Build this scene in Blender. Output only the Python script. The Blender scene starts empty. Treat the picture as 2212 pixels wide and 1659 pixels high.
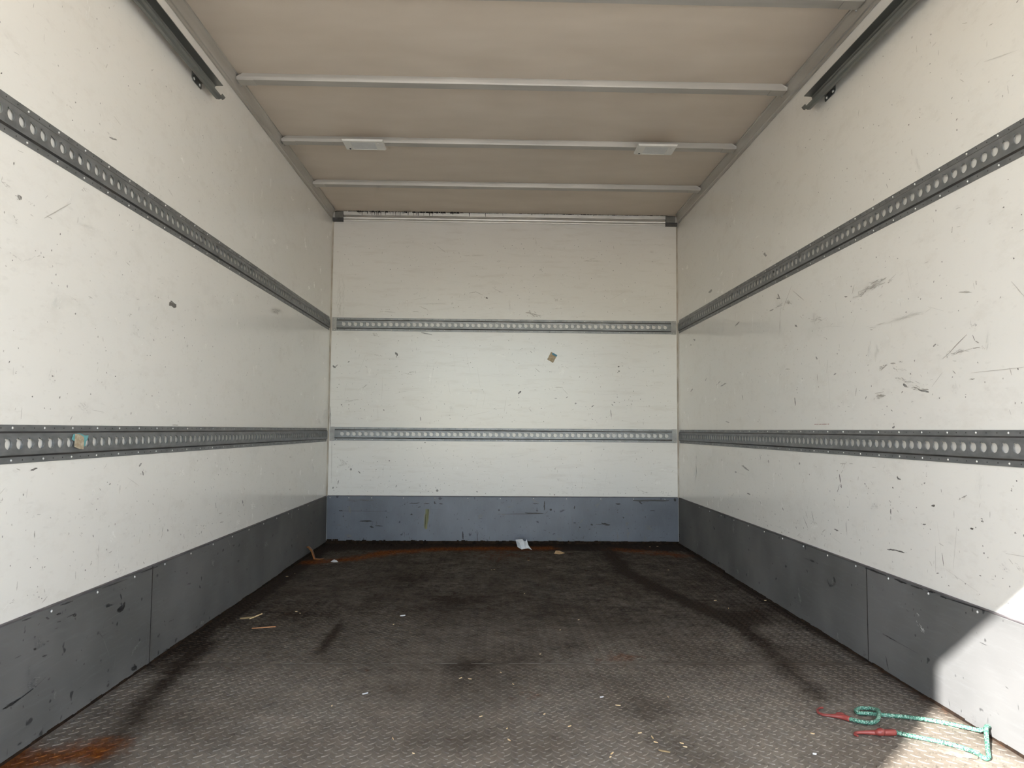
import bpy, bmesh, math, random
import numpy as np
from mathutils import Vector, Matrix

# ------------------------------------------------------------------ camera, sky, sun, exposure
scene = bpy.context.scene
COL = scene.collection
F_PX = 1562.24
CAM_POS = Vector((-0.0821, -5.0436, 0.7838))
CAM_R = Vector((0.99961206, -0.02682014, 0.00751126))
CAM_U = Vector((-0.00919345, -0.06315888, 0.99796114))
CAM_F = Vector((0.02629105, 0.99764304, 0.06338095))
cam_data = bpy.data.cameras.new('camera')
cam_data.sensor_width = 36.0
cam_data.lens = F_PX / 2212.0 * 36.0
cam_data.clip_start = 0.02
camera = bpy.data.objects.new('camera', cam_data)
m = Matrix.Identity(4)
for i in range(3):
    m[i][0], m[i][1], m[i][2], m[i][3] = CAM_R[i], CAM_U[i], -CAM_F[i], CAM_POS[i]
camera.matrix_world = m
COL.objects.link(camera)
scene.camera = camera

SUN_DIR = Vector((0.592, 0.624, -0.510)).normalized()      # the way the sunlight travels
SUN_ELEV = math.asin(-SUN_DIR.z)
SUN_ENERGY = 6.2
SKY_STRENGTH = 0.235
world = bpy.data.worlds.new('sky_world')
scene.world = world
world.use_nodes = True
wn = world.node_tree.nodes
wl = world.node_tree.links
wn.clear()
w_out = wn.new('ShaderNodeOutputWorld')
w_bg = wn.new('ShaderNodeBackground')
w_sky = wn.new('ShaderNodeTexSky')
w_sky.sky_type = 'NISHITA'
w_sky.sun_disc = False
w_sky.sun_elevation = SUN_ELEV
w_sky.sun_rotation = math.atan2(-SUN_DIR.x, -SUN_DIR.y)
w_sky.air_density = 1.0
w_sky.dust_density = 0.35
w_hsv = wn.new('ShaderNodeHueSaturation')
w_hsv.inputs['Saturation'].default_value = 0.85
w_mul = wn.new('ShaderNodeMix')
w_mul.data_type = 'RGBA'
w_mul.blend_type = 'MULTIPLY'
w_mul.inputs[0].default_value = 1.0
w_mul.inputs[7].default_value = (1.0, 1.0, 1.01, 1.0)      # the camera's warm white balance
wl.new(w_sky.outputs[0], w_hsv.inputs['Color'])
wl.new(w_hsv.outputs[0], w_mul.inputs[6])
wl.new(w_mul.outputs[2], w_bg.inputs['Color'])
w_bg.inputs['Strength'].default_value = SKY_STRENGTH
wl.new(w_bg.outputs[0], w_out.inputs['Surface'])

sun_data = bpy.data.lights.new('sun', 'SUN')
sun_data.energy = SUN_ENERGY
sun_data.angle = math.radians(0.6)
sun_data.color = (1.0, 0.975, 0.94)
sun = bpy.data.objects.new('sun', sun_data)
sun.rotation_euler = SUN_DIR.to_track_quat('-Z', 'Y').to_euler()
sun.location = (-8, -14, 9)
COL.objects.link(sun)

scene.view_settings.view_transform = 'Standard'
scene.view_settings.look = 'None'
scene.view_settings.gamma = 1.0
scene.view_settings.use_curve_mapping = False
scene.view_settings.exposure = 2.15
cy = scene.cycles
cy.max_bounces = 8
cy.diffuse_bounces = 6
cy.glossy_bounces = 4
cy.use_adaptive_sampling = True
cy.adaptive_threshold = 0.05
cy.adaptive_min_samples = 16
cy.use_light_tree = False
cy.use_denoising = True
cy.sample_clamp_indirect = 8.0
cy.caustics_reflective = False
cy.caustics_refractive = False

# ------------------------------------------------------------------ measured room
HW = 1.22            # half width
H = 2.31             # ceiling
REAR = -5.45         # the open rear end of the box
rng = random.Random(7)

# ---- measured marks: along, height, along, height (mm), width (mm), darkness
WALL_MARKS_L = [
(-2943,1649,-2919,1641,5.3,0.5),(-2928,1637,-2890,1645,4.8,0.6),(-2986,1655,-2981,1652,3.5,0.4),(-2910,1709,-2870,1700,1.8,0.25),
(-3052,1441,-3048,1436,13.8,0.45),(-3319,1332,-3304,1331,11.2,0.6),(-3275,1330,-3265,1331,6.3,0.5),(-3382,1347,-3341,1341,4.9,0.35),
(-2716,1831,-2699,1833,6.5,0.25),(-2549,1965,-2542,1959,3.5,0.3),(-2608,1601,-2601,1589,2.6,0.3),(-2539,1613,-2505,1600,2.7,0.3),
(-2670,660,-2654,665,7.6,0.6),(-2646,640,-2637,629,7.7,0.7),(-3218,675,-3195,679,4.5,0.8),(-3272,682,-3259,678,2.0,0.4),(-3131,659,-3128,661,4.1,0.4),
(-2849,612,-2840,615,4.0,0.6),(-2899,606,-2894,599,3.4,0.5),(-2784,605,-2785,590,2.3,0.6),(-2785,590,-2786,580,1.8,0.4),(-2912,547,-2910,546,3.9,0.8),
(-2711,532,-2707,530,4.8,0.5),(-3325,614,-3314,610,12.0,0.45),(-3054,812,-3061,801,2.7,0.4),(-3264,828,-3266,802,2.4,0.25),
(-2881,661,-2866,675,1.4,0.3),(-2397,810,-2383,804,6.0,0.5),(-2437,792,-2392,792,2.7,0.5),(-2482,438,-2487,422,2.6,0.7),(-2446,427,-2439,420,6.0,0.6),
(-3202,561,-3195,559,4.5,0.35),(-2984,532,-2971,532,4.4,0.4),(-3018,539,-3014,531,4.3,0.25),(-2924,476,-2922,469,3.9,0.6),
(-2975,405,-2973,395,4.4,0.5),(-2930,392,-2925,402,3.4,0.5),(-2801,371,-2796,361,5.9,0.5),(-2774,368,-2773,353,2.4,0.4),(-2616,344,-2607,337,3.8,0.4),
(-3276,364,-3255,370,4.5,0.5),(-3170,384,-3168,381,3.1,0.5),(-3171,368,-3167,369,3.1,0.4),(-3142,370,-3138,362,3.1,0.3),(-2993,374,-2990,355,4.4,0.2),
(-3021,445,-3017,442,2.7,0.3),(-2308,391,-2303,374,3.5,0.5),(-2339,374,-2339,371,2.7,0.4),(-2312,348,-2311,336,2.8,0.5),(-2481,421,-2492,402,2.0,0.5),
(-2504,396,-2502,395,3.3,0.5),(-2988,490,-2984,482,11.0,0.3),(-2010,475,-2000,454,5.3,0.6),(-1689,451,-1677,442,10.3,0.75),
(-1677,436,-1668,426,4.1,0.6),(-2035,546,-2036,539,3.7,0.6),(-919,441,-910,438,6.0,0.6),(-1726,494,-1720,491,4.1,0.5),(-1397,402,-1390,399,4.4,0.6),
(-1274,395,-1268,399,3.7,0.6),(-1510,399,-1498,399,4.3,0.5),(-1874,419,-1869,417,4.7,0.5),(-1965,426,-1937,425,3.1,0.5),(-1952,388,-1915,386,3.9,0.5),
(-1825,379,-1827,372,3.2,0.5),(-2129,394,-2123,400,3.7,0.7),(-2147,370,-2141,379,4.4,0.7),(-2192,377,-2188,377,3.6,0.6),(-2040,355,-2039,347,3.0,0.5),
(-2240,445,-2234,444,4.2,0.5),(-1987,518,-1983,507,2.3,0.4),(-1319,1395,-1188,1408,8.3,0.5),(-615,660,-604,645,7.4,0.7),(-378,662,-377,651,4.4,0.6),
(-937,623,-903,621,4.0,0.6),(-545,558,-539,538,4.3,0.5),(-882,542,-877,527,5.0,0.6),(-911,443,-903,440,6.0,0.7),(-1240,548,-1228,545,5.5,0.6),
(-2497,1219,-2445,1219,21.9,0.8),(-3322,1329,-3302,1328,8.2,0.5),(-2344,1098,-2329,1069,9.4,0.5),(-2791,1129,-2758,1139,6.6,0.4),
(-1603,1409,-1536,1420,7.1,0.4),(-1310,1384,-1230,1390,10.2,0.5),(-2577,1287,-2569,1281,8.9,0.4),(-3338,1191,-3304,1183,4.0,0.3),
(-3270,1191,-3226,1211,4.2,0.3),(-3091,1133,-3047,1122,4.4,0.25),(-3328,1277,-3317,1269,10.9,0.4),(-3210,1312,-3111,1379,2.9,0.25),
(-2335,1822,-2291,1817,6.0,0.3),(-3050,1444,-3036,1440,9.2,0.4),
]
WALL_MARKS_R = [
(-736,1624,-792,1621,9.8,0.7),(-1794,1416,-1812,1392,9.9,0.6),(-1780,1398,-1819,1389,7.7,0.6),(-1765,1357,-1843,1359,7.6,0.5),
(-1880,1365,-1928,1351,13.3,0.35),(-1824,1354,-1806,1224,7.6,0.4),(-1943,1418,-1848,1335,2.7,0.4),(-1698,1352,-1739,1353,5.6,0.6),
(-1211,1354,-1273,1363,7.5,0.7),(-1977,1243,-1994,1237,7.3,0.6),(-245,1196,-249,1136,6.2,0.5),(-650,1094,-674,1106,7.1,0.6),
(-870,1053,-943,1071,5.4,0.6),(-953,1044,-1042,1053,6.6,0.7),(-323,1046,-371,1058,9.0,0.8),(-1302,974,-1315,950,7.3,0.6),
(-1433,990,-1441,978,5.9,0.4),(-1775,1115,-1781,1089,5.4,0.3),(-1652,1063,-1679,1050,5.6,0.4),(-1958,928,-1969,908,7.2,0.6),
(-1868,1063,-1910,1060,3.2,0.5),(-399,1380,-438,1372,10.5,0.8),(-319,1353,-351,1351,7.6,0.7),(-701,1257,-719,1248,8.4,0.5),
(-1035,840,-1092,833,5.2,0.6),(-93,870,-107,846,6.3,0.6),(-1288,607,-1386,587,8.5,0.6),(-1649,651,-1656,638,7.9,0.7),(-1992,651,-2003,649,9.2,0.6),
(-1543,674,-1550,650,3.5,0.6),(-441,629,-440,608,4.4,0.6),(-790,576,-801,567,5.5,0.5),(-1174,569,-1201,568,8.8,0.6),(-948,625,-958,616,6.6,0.6),
(-2624,905,-2672,909,9.5,0.5),(-2626,894,-2651,901,5.1,0.4),(-2552,901,-2558,908,3.9,0.6),(-2713,859,-2722,854,3.1,0.6),(-2720,800,-2732,803,4.3,0.8),
(-2725,811,-2729,814,3.1,0.5),(-2351,626,-2357,598,6.2,0.9),(-2361,592,-2363,580,4.8,0.9),(-2342,578,-2349,588,2.1,0.7),(-2364,633,-2377,643,1.4,0.6),
(-2739,644,-2744,634,5.5,0.8),(-2744,639,-2758,635,3.7,0.8),(-2899,694,-2899,677,4.7,0.5),(-2897,669,-2895,654,4.1,0.3),(-2885,632,-2890,635,2.9,0.6),
(-2708,606,-2716,605,4.3,0.7),(-2966,621,-2968,613,3.4,0.4),(-3046,598,-3050,604,2.2,0.6),(-3057,605,-3079,614,2.2,0.6),
(-2918,569,-2934,570,5.8,0.85),(-2696,535,-2696,519,5.6,0.8),(-2695,512,-2694,500,1.9,0.7),(-2734,536,-2741,530,3.7,0.3),
(-2871,509,-2886,510,4.1,0.8),(-3090,526,-3102,526,4.4,0.9),(-3134,558,-3141,557,2.7,0.7),(-3135,551,-3144,551,3.8,0.7),
(-2818,547,-2831,537,9.0,0.25),(-2359,667,-2401,669,2.7,0.5),(-2429,671,-2454,671,2.7,0.4),(-2406,510,-2411,511,4.1,0.7),
(-2391,451,-2396,421,2.1,0.6),(-2551,573,-2554,573,3.9,0.4),(-2878,604,-2878,603,2.9,0.5),(-2530,1276,-2666,1291,16.7,0.35),
(-2525,1268,-2559,1278,12.7,0.45),(-2711,1278,-2744,1284,7.2,0.4),(-2665,1269,-2685,1274,4.1,0.4),(-2420,1287,-2440,1283,4.4,0.7),
(-2476,1287,-2493,1315,2.6,0.4),(-1965,1395,-2066,1339,3.0,0.4),(-1894,1358,-1929,1359,12.7,0.4),(-2118,1243,-2206,1234,23.7,0.25),
(-2159,1267,-2167,1218,18.9,0.2),(-1975,1246,-1997,1234,6.0,0.6),(-3014,1009,-3097,1053,2.8,0.5),(-3014,1009,-3117,1012,4.9,0.5),
(-3010,1008,-3030,1018,6.4,0.5),(-3126,1014,-3152,1014,2.1,0.45),(-3125,1050,-3133,1035,2.8,0.6),(-3136,1033,-3148,1026,3.4,0.5),
(-3160,1016,-3171,1009,5.4,0.4),(-3124,1075,-3144,1081,10.4,0.35),(-2989,998,-3009,1007,1.8,0.4),(-2948,1040,-2961,1045,4.4,0.6),
(-2969,1042,-2972,1040,2.9,0.5),(-2642,996,-2692,1006,8.9,0.5),(-2658,991,-2673,1006,6.4,0.55),(-2718,1010,-2744,1009,3.9,0.5),
(-2756,1014,-2792,1007,5.4,0.3),(-2730,999,-2752,985,11.8,0.3),(-2761,989,-2809,982,5.4,0.2),(-2763,959,-2807,948,5.4,0.5),
(-2772,952,-2859,938,4.6,0.4),(-2786,936,-2806,928,8.5,0.65),(-2806,928,-2869,919,7.6,0.55),(-2869,916,-2918,907,6.0,0.65),
(-2886,917,-2918,913,3.7,0.5),(-2895,932,-2911,928,5.2,0.4),(-2621,908,-2671,909,8.1,0.5),(-2627,898,-2654,904,5.7,0.5),(-2618,917,-2669,920,2.0,0.4),
(-2639,1149,-2686,1150,2.0,0.4),(-2583,1150,-2631,1139,4.1,0.3),(-2776,911,-2785,915,3.9,0.5),(-2492,942,-2483,916,3.4,0.5),
(-2553,901,-2561,910,3.3,0.6),(-2182,1014,-2181,991,3.7,0.5),(-2323,1003,-2341,1008,4.5,0.6),(-2171,1087,-2185,1077,7.5,0.6),
(-2273,1064,-2264,1018,2.3,0.4),(-1962,931,-1966,899,8.9,0.6),(-2353,1081,-2354,1080,4.5,0.8),(-2718,800,-2731,805,5.5,0.8),
(-2725,814,-2728,812,3.9,0.5),(-3036,960,-3048,951,2.8,0.4),(-2939,923,-2987,958,1.5,0.3),(-3123,948,-3310,947,1.3,0.25),
(-2718,1150,-2924,1150,4.6,0.15),(-3075,1178,-3116,1171,3.5,0.3),(-3146,1195,-3147,1184,3.5,0.35),(-3280,1164,-3319,1122,2.6,0.25),
(-1361,470,-1403,469,7.2,0.8),(-1134,438,-1149,452,3.8,0.6),(-1636,470,-1659,468,4.2,0.5),(-791,399,-799,398,6.2,0.6),(-691,370,-704,349,3.2,0.6),
(-1534,448,-1548,435,3.5,0.6),(-1056,373,-1065,364,3.9,0.5),(-1215,375,-1228,375,4.7,0.6),(-1808,445,-1820,435,7.3,0.7),(-1720,407,-1727,406,5.0,0.6),
(-1481,371,-1486,370,5.3,0.6),(-2030,427,-2069,390,3.0,0.6),(-2048,456,-2067,431,2.3,0.5),(-2107,460,-2125,425,3.7,0.7),(-2113,418,-2151,421,9.3,0.5),
(-2114,356,-2144,354,10.4,0.5),(-2300,417,-2330,414,4.9,0.8),(-2349,407,-2355,406,4.2,0.7),(-1790,334,-1799,333,4.1,0.6),
(-2330,560,-2344,580,3.5,0.7),(-2357,584,-2364,580,6.9,0.7),(-2198,391,-2223,405,2.9,0.5),(-2396,456,-2397,410,2.1,0.5),(-2408,512,-2410,510,4.1,0.6),
(-2213,338,-2221,351,2.2,0.5),(-1960,341,-1990,357,2.3,0.4),(-2671,401,-2718,406,4.4,0.85),(-2718,406,-2766,407,4.3,0.85),
(-2930,449,-2928,381,1.7,0.3),(-2961,436,-2966,403,2.3,0.8),(-2931,375,-2943,377,2.9,0.7),(-3120,406,-3127,406,2.7,0.7),(-2487,407,-2489,402,3.3,0.7),
(-3234,469,-3247,459,1.3,0.5),(-3232,401,-3234,401,3.7,0.6),(-3257,538,-3263,537,3.6,0.6),(-3259,459,-3284,445,7.7,0.2),
(-1631,1643,-1665,1625,14.3,0.6),(-747,1627,-803,1625,14.5,0.6),(-2607,1274,-2646,1282,8.9,0.5),
]
WALL_MARKS_B = [
(-928,1452,-893,1435,16.7,0.4),(-584,1459,-514,1445,5.9,0.6),(-763,1319,-751,1295,13.0,0.8),(-759,1289,-755,1285,7.1,0.7),
(-1196,1221,-1179,1206,12.0,0.7),(-1181,1209,-1165,1227,6.0,0.6),(-1093,1245,-1082,1251,7.2,0.6),(-905,1300,-867,1294,8.3,0.4),
(-708,1173,-656,1167,4.7,0.5),(-667,1179,-633,1182,3.5,0.5),(-1087,977,-1012,986,7.1,0.5),(-1039,1177,-1024,1177,4.8,0.5),
(-985,1068,-959,1089,3.6,0.5),(-593,1642,-546,1619,4.8,0.4),(-873,1606,-780,1600,3.6,0.35),(-651,1606,-610,1606,3.6,0.4),
(-1132,949,-1129,947,7.2,0.8),(-843,915,-834,914,7.1,0.7),(-1169,1804,-1163,1561,21.2,0.12),(-1138,1840,-1133,1562,4.2,0.2),
(-1158,1721,-1158,1561,8.5,0.16),(95,1038,114,1052,12.3,0.95),(97,1011,101,1008,4.9,0.6),(797,1235,802,1231,8.9,0.9),(800,1203,805,1201,8.9,0.9),
(790,1192,797,1189,5.0,0.6),(493,973,502,971,9.9,0.6),(609,949,625,960,5.0,0.8),(429,1011,442,1018,4.2,0.6),(350,1006,366,1007,4.2,0.6),
(337,1083,404,1084,3.5,0.35),(404,1076,443,1034,2.1,0.3),(214,1215,245,1189,2.8,0.5),(178,1335,188,1326,3.5,0.6),(743,927,747,882,4.3,0.7),
(764,984,775,980,5.7,0.7),(750,969,761,957,4.3,0.6),(374,1230,383,1213,7.1,0.4),(623,1339,630,1307,4.3,0.3),(46,1429,50,1425,4.9,0.5),
(45,1415,47,1413,4.9,0.5),(158,1423,177,1423,4.9,0.4),(77,1164,84,1164,4.2,0.4),(173,933,187,914,2.8,0.5),(-289,2008,-169,2013,5.1,0.3),
(-62,1967,-33,1981,9.0,0.5),(-368,2030,-361,2020,9.0,0.4),(-333,2033,-327,2017,9.0,0.4),(-138,1710,-125,1706,10.1,0.9),(-76,1788,-70,1785,12.7,0.5),
(-73,1772,-9,1735,6.3,0.4),(29,1701,32,1625,6.3,0.3),(155,1613,250,1583,17.7,0.5),(242,1920,257,1917,22.4,0.3),(552,1982,647,1983,6.5,0.4),
(596,1995,634,1999,3.9,0.3),(-623,1661,-429,1665,3.2,0.3),(-385,1667,-360,1667,11.4,0.35),(520,1873,521,1853,6.4,0.5),(-254,1742,-211,1752,3.8,0.35),
(-211,1752,-160,1730,3.8,0.35),(-478,2070,-428,2032,3.9,0.25),(209,2137,219,2080,6.4,0.2),(325,1638,382,1641,6.3,0.3),(344,1711,369,1692,19.1,0.3),
(-591,1639,-547,1621,5.1,0.5),(-1062,501,-1051,507,11.9,0.7),(-1004,493,-993,476,7.1,0.6),(-1138,429,-1143,401,4.8,0.6),(-584,869,-581,843,5.9,0.6),
(-796,566,-791,563,7.1,0.8),(-464,364,-455,361,14.7,0.7),(-1177,383,-1174,372,8.4,0.6),(-552,693,-547,690,7.0,0.8),(-741,397,-745,383,5.9,0.6),
(-1124,573,-1100,527,17.9,0.25),(-1140,527,-1106,533,11.9,0.3),(-588,392,-574,398,17.7,0.25),(-922,528,-916,525,8.3,0.5),
(-1208,930,-1204,797,4.2,0.8),(-1191,699,-1188,423,3.6,0.3),(-189,358,-182,354,8.8,0.7),(348,339,355,335,7.4,0.6),(537,387,544,385,8.9,0.5),
(938,375,997,353,6.0,0.5),(1129,339,1165,336,7.5,0.5),
]
KICK_MARKS_L = [
(-2783,230,-2743,235,16.6,0.95),(-2752,242,-2739,239,7.6,0.9),(-2849,258,-2832,257,10.3,0.9),(-2832,257,-2811,253,3.5,0.7),
(-2769,274,-2763,259,4.8,0.9),(-2714,217,-2711,212,6.1,0.9),(-3096,296,-3077,294,5.4,0.8),(-3046,276,-3015,276,2.7,0.8),(-3019,275,-3005,271,8.3,0.8),
(-3011,265,-3006,260,4.4,0.7),(-3092,275,-3076,273,3.2,0.7),(-3059,295,-3054,300,2.7,0.6),(-3141,299,-3127,292,4.2,0.7),(-3173,288,-3166,291,2.6,0.5),
(-2893,194,-2884,190,8.1,0.85),(-2884,190,-2853,164,2.3,0.7),(-3185,235,-3176,230,6.5,0.85),(-3148,205,-3130,203,4.2,0.9),
(-3229,268,-3226,267,4.1,0.7),(-3185,262,-3181,263,5.2,0.6),(-3255,233,-3234,233,2.0,0.7),(-3133,237,-3124,236,3.7,0.6),(-3146,232,-3140,233,3.2,0.6),
(-2997,148,-2993,145,5.6,0.7),(-2973,168,-2969,166,4.0,0.8),(-2957,124,-2953,125,4.6,0.8),(-2682,21,-2650,16,14.3,0.95),(-2667,29,-2659,31,5.7,0.8),
(-2625,15,-2619,14,4.5,0.8),(-2589,21,-2581,22,3.9,0.8),(-2617,20,-2613,23,3.9,0.7),(-2587,101,-2576,103,3.2,0.7),(-2508,73,-2493,80,8.3,0.9),
(-2368,16,-2355,26,4.9,0.95),(-2459,9,-2453,15,3.4,0.9),(-2443,9,-2430,11,6.8,0.9),(-2462,116,-2458,110,4.7,0.9),(-2457,103,-2452,97,3.4,0.8),
(-2425,102,-2399,102,3.4,0.7),(-2393,271,-2386,268,4.8,0.9),(-2417,239,-2408,217,5.4,0.5),(-2778,299,-2776,297,3.6,0.8),(-2743,287,-2737,286,3.6,0.8),
(-2763,288,-2758,286,3.0,0.8),(-2292,244,-2283,245,7.0,0.9),(-2872,315,-2737,313,2.4,0.9),(-2641,315,-2531,314,3.8,0.95),
(-3079,315,-3026,314,3.3,0.9),(-3234,315,-3202,314,2.5,0.8),(-3288,128,-3229,130,5.6,1),(-3229,130,-3169,138,2.6,1),(-3169,138,-3130,148,1.3,0.7),
(-2991,64,-2946,67,1.1,0.5),(-3116,64,-3077,62,1.1,0.5),(-2827,19,-2816,24,8.5,0.95),(-2824,33,-2816,31,3.6,0.7),(-2856,33,-2853,35,4.8,0.5),
(-2917,14,-2909,12,2.9,0.8),(-2959,126,-2953,126,4.6,0.8),(-3146,14,-3133,12,9.5,0.7),(-3166,19,-3160,21,5.4,0.6),(-3229,21,-3216,23,4.2,0.7),
(-3122,138,-3112,140,5.4,0.6),(-2877,103,-2863,101,4.1,0.6),(-3202,190,-3194,172,9.1,0.25),(-3054,52,-3057,31,5.6,0.3),(-1937,268,-1918,270,9.7,0.95),
(-1816,269,-1790,269,7.2,0.9),(-1690,272,-1684,269,6.6,0.9),(-1558,269,-1534,268,4.3,0.7),(-1713,288,-1674,284,3.3,0.5),(-2280,201,-2250,199,4.2,0.7),
(-1847,115,-1797,112,4.0,0.4),(-1656,204,-1652,190,4.2,0.4),(-2149,303,-2145,297,3.6,0.7),
]
KICK_MARKS_R = [
(-2103,265,-2137,265,6.8,1),(-2159,264,-2170,264,5.2,1),(-2040,263,-2103,265,1.9,0.7),(-2247,219,-2270,196,7.2,0.7),(-2270,197,-2315,215,7.2,0.6),
(-2231,178,-2252,178,7.3,0.5),(-2645,121,-2719,119,3.2,1),(-2719,119,-2854,117,1.2,0.8),(-2822,247,-2825,241,3.7,1),(-2827,169,-2831,169,6.7,1),
(-2779,252,-2781,250,3.1,0.9),(-2482,249,-2485,249,4.1,0.9),(-2657,51,-2671,17,5.9,0.8),(-3070,296,-3072,295,5.0,0.9),(-2819,290,-2823,290,4.3,0.7),
(-2847,238,-2851,231,10.6,-0.3),(-2848,206,-2875,189,9.1,-0.8),(-2542,316,-2665,317,5.2,1),(-2724,315,-2785,315,6.2,1),(-2816,314,-2872,316,4.2,1),
(-2901,317,-2934,319,5.3,1),(-2961,316,-2988,315,5.2,1),(-2992,316,-3142,320,2.8,0.95),
]
KICK_MARKS_B = [
(-1037,292,-865,294,7.1,0.5),(-1130,222,-1105,221,6.0,0.9),(-1105,221,-818,219,2.4,0.6),(-980,151,-909,152,8.4,1),(-879,121,-831,119,6.0,0.95),
(-916,116,-893,111,11.9,0.95),(-647,272,-584,278,5.9,0.7),(-549,272,-512,271,4.7,0.9),(-480,287,-474,278,7.1,0.9),(-480,272,-465,271,5.9,0.9),
(-445,272,-422,271,5.9,0.9),(-1101,184,-1099,183,7.2,0.9),(-806,182,-803,178,7.1,0.9),(-640,200,-628,197,9.5,0.9),(-589,246,-572,252,5.9,0.8),
(-625,21,-597,22,8.3,0.95),(-562,15,-551,12,7.1,0.9),(-958,37,-957,14,4.8,0.8),(282,292,281,234,7.4,0.9),(323,242,330,231,13.3,0.9),
(152,212,268,209,7.4,0.85),(490,261,488,243,7.4,0.85),(203,276,239,274,4.4,0.8),(777,278,807,276,8.9,0.9),(909,301,1136,302,10.5,0.6),
(938,295,960,277,7.5,0.7),(1187,309,1194,306,15.1,1),(606,135,613,134,13.4,0.9),(679,143,734,134,11.9,0.9),(639,135,683,134,3.7,0.7),
(526,117,528,116,8.9,0.8),(1018,232,1048,232,4.5,0.8),(-183,89,-178,11,3.7,0.8),(-280,82,-278,32,7.4,1),(982,194,983,184,4.5,0.7),
(828,187,832,179,7.5,0.7),(-36,233,-29,229,8.8,0.9),(515,106,524,85,10.4,0.5),(-28,204,268,207,2.9,0.5),(653,19,748,15,11.9,0.9),
(777,240,777,237,6.6,0.4),
]
# ------------------------------------------------------------------ helpers
class MB:
    def __init__(self):
        self.v, self.f, self.uv, self.col = [], [], {}, []

    def vert(self, p):
        self.v.append(tuple(p))
        return len(self.v) - 1

    def quad(self, *pts):
        b = len(self.v)
        self.v.extend(tuple(p) for p in pts)
        self.f.append(tuple(range(b, b + len(pts))))

    def box(self, x0, x1, y0, y1, z0, z1):
        b = len(self.v)
        self.v.extend([(x0, y0, z0), (x1, y0, z0), (x1, y1, z0), (x0, y1, z0),
                       (x0, y0, z1), (x1, y0, z1), (x1, y1, z1), (x0, y1, z1)])
        for q in ((0, 3, 2, 1), (4, 5, 6, 7), (0, 1, 5, 4), (1, 2, 6, 5), (2, 3, 7, 6), (3, 0, 4, 7)):
            self.f.append(tuple(b + i for i in q))
        return self

    def prism(self, prof, axis, t0, t1):
        """closed outline in the two other axes, extruded along an axis"""
        n = len(prof)
        b = len(self.v)
        for t in (t0, t1):
            for a, c in prof:
                p = {'x': (t, a, c), 'y': (a, t, c), 'z': (a, c, t)}[axis]
                self.v.append(p)
        for i in range(n):
            j = (i + 1) % n
            self.f.append((b + i, b + j, b + n + j, b + n + i))
        self.f.append(tuple(b + i for i in reversed(range(n))))
        self.f.append(tuple(b + n + i for i in range(n)))
        return self

    def cyl(self, c, d, r0, r1, h, n=10):
        d = Vector(d).normalized()
        e1 = d.orthogonal().normalized()
        e2 = d.cross(e1)
        c = Vector(c)
        b = len(self.v)
        for k, r in ((0, r0), (h, r1)):
            for i in range(n):
                a = 2 * math.pi * i / n
                self.v.append(tuple(c + d * k + e1 * (r * math.cos(a)) + e2 * (r * math.sin(a))))
        for i in range(n):
            j = (i + 1) % n
            self.f.append((b + i, b + j, b + n + j, b + n + i))
        self.f.append(tuple(b + i for i in reversed(range(n))))
        self.f.append(tuple(b + n + i for i in range(n)))
        return self

    def screw(self, c, d, r):
        """low domed head with a small socket"""
        d = Vector(d).normalized()
        self.cyl(Vector(c), d, r, r * 0.8, r * 0.35, 8)
        self.cyl(Vector(c) + d * r * 0.35, d, r * 0.8, r * 0.35, r * 0.22, 8)
        return self

    def tube(self, path, radii, n=10, flat=1.0, uvscale=None):
        P = [Vector(p) for p in path]
        if not isinstance(radii, (list, tuple)):
            radii = [radii] * len(P)
        b = len(self.v)
        up = Vector((0, 0, 1))
        run = 0.0
        rows = []
        for i, p in enumerate(P):
            t = (P[min(i + 1, len(P) - 1)] - P[max(i - 1, 0)]).normalized()
            s = t.cross(up)
            if s.length < 0.05:
                s = t.cross(Vector((0, 1, 0)))
            s.normalize()
            u = s.cross(t).normalized()
            if i:
                run += (P[i] - P[i - 1]).length
            rows.append(run)
            for k in range(n):
                a = 2 * math.pi * k / n
                self.v.append(tuple(p + s * (radii[i] * math.cos(a)) + u * (radii[i] * flat * math.sin(a))))
        for i in range(len(P) - 1):
            for k in range(n):
                l = (k + 1) % n
                f = (b + i * n + k, b + i * n + l, b + (i + 1) * n + l, b + (i + 1) * n + k)
                self.uv[len(self.f)] = [(k / n, rows[i]), ((k + 1) / n, rows[i]), ((k + 1) / n, rows[i + 1]), (k / n, rows[i + 1])]
                self.f.append(f)
        self.f.append(tuple(b + k for k in reversed(range(n))))
        self.f.append(tuple(b + (len(P) - 1) * n + k for k in range(n)))
        return self

    def mesh(self, name, mat, smooth=False):
        me = bpy.data.meshes.new(name)
        me.from_pydata(self.v, [], self.f)
        if self.uv:
            lay = me.uv_layers.new(name='UVMap')
            for p in me.polygons:
                uv = self.uv.get(p.index)
                if uv:
                    for li, c in zip(p.loop_indices, uv):
                        lay.data[li].uv = c
        if self.col:
            at = me.color_attributes.new('tint', 'FLOAT_COLOR', 'POINT')
            at.data.foreach_set('color', np.array(self.col, dtype=np.float32).ravel())
        if mat:
            me.materials.append(mat)
        if smooth:
            me.polygons.foreach_set('use_smooth', [True] * len(me.polygons))
        me.update()
        return me

    def build(self, name, mat, parent=None, smooth=False, fix=True):
        me = self.mesh(name, mat, smooth)
        if fix:
            bm = bmesh.new()
            bm.from_mesh(me)
            bmesh.ops.recalc_face_normals(bm, faces=bm.faces)
            bm.to_mesh(me)
            bm.free()
        return link(name, me, parent)


def link(name, me, parent=None):
    o = bpy.data.objects.new(name, me)
    COL.objects.link(o)
    if parent is not None:
        o.parent = parent
    return o


def thing(name, label, cat, group=None):
    o = bpy.data.objects.new(name, None)
    o.empty_display_size = 0.1
    COL.objects.link(o)
    return tag(o, label, cat, group)


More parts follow.
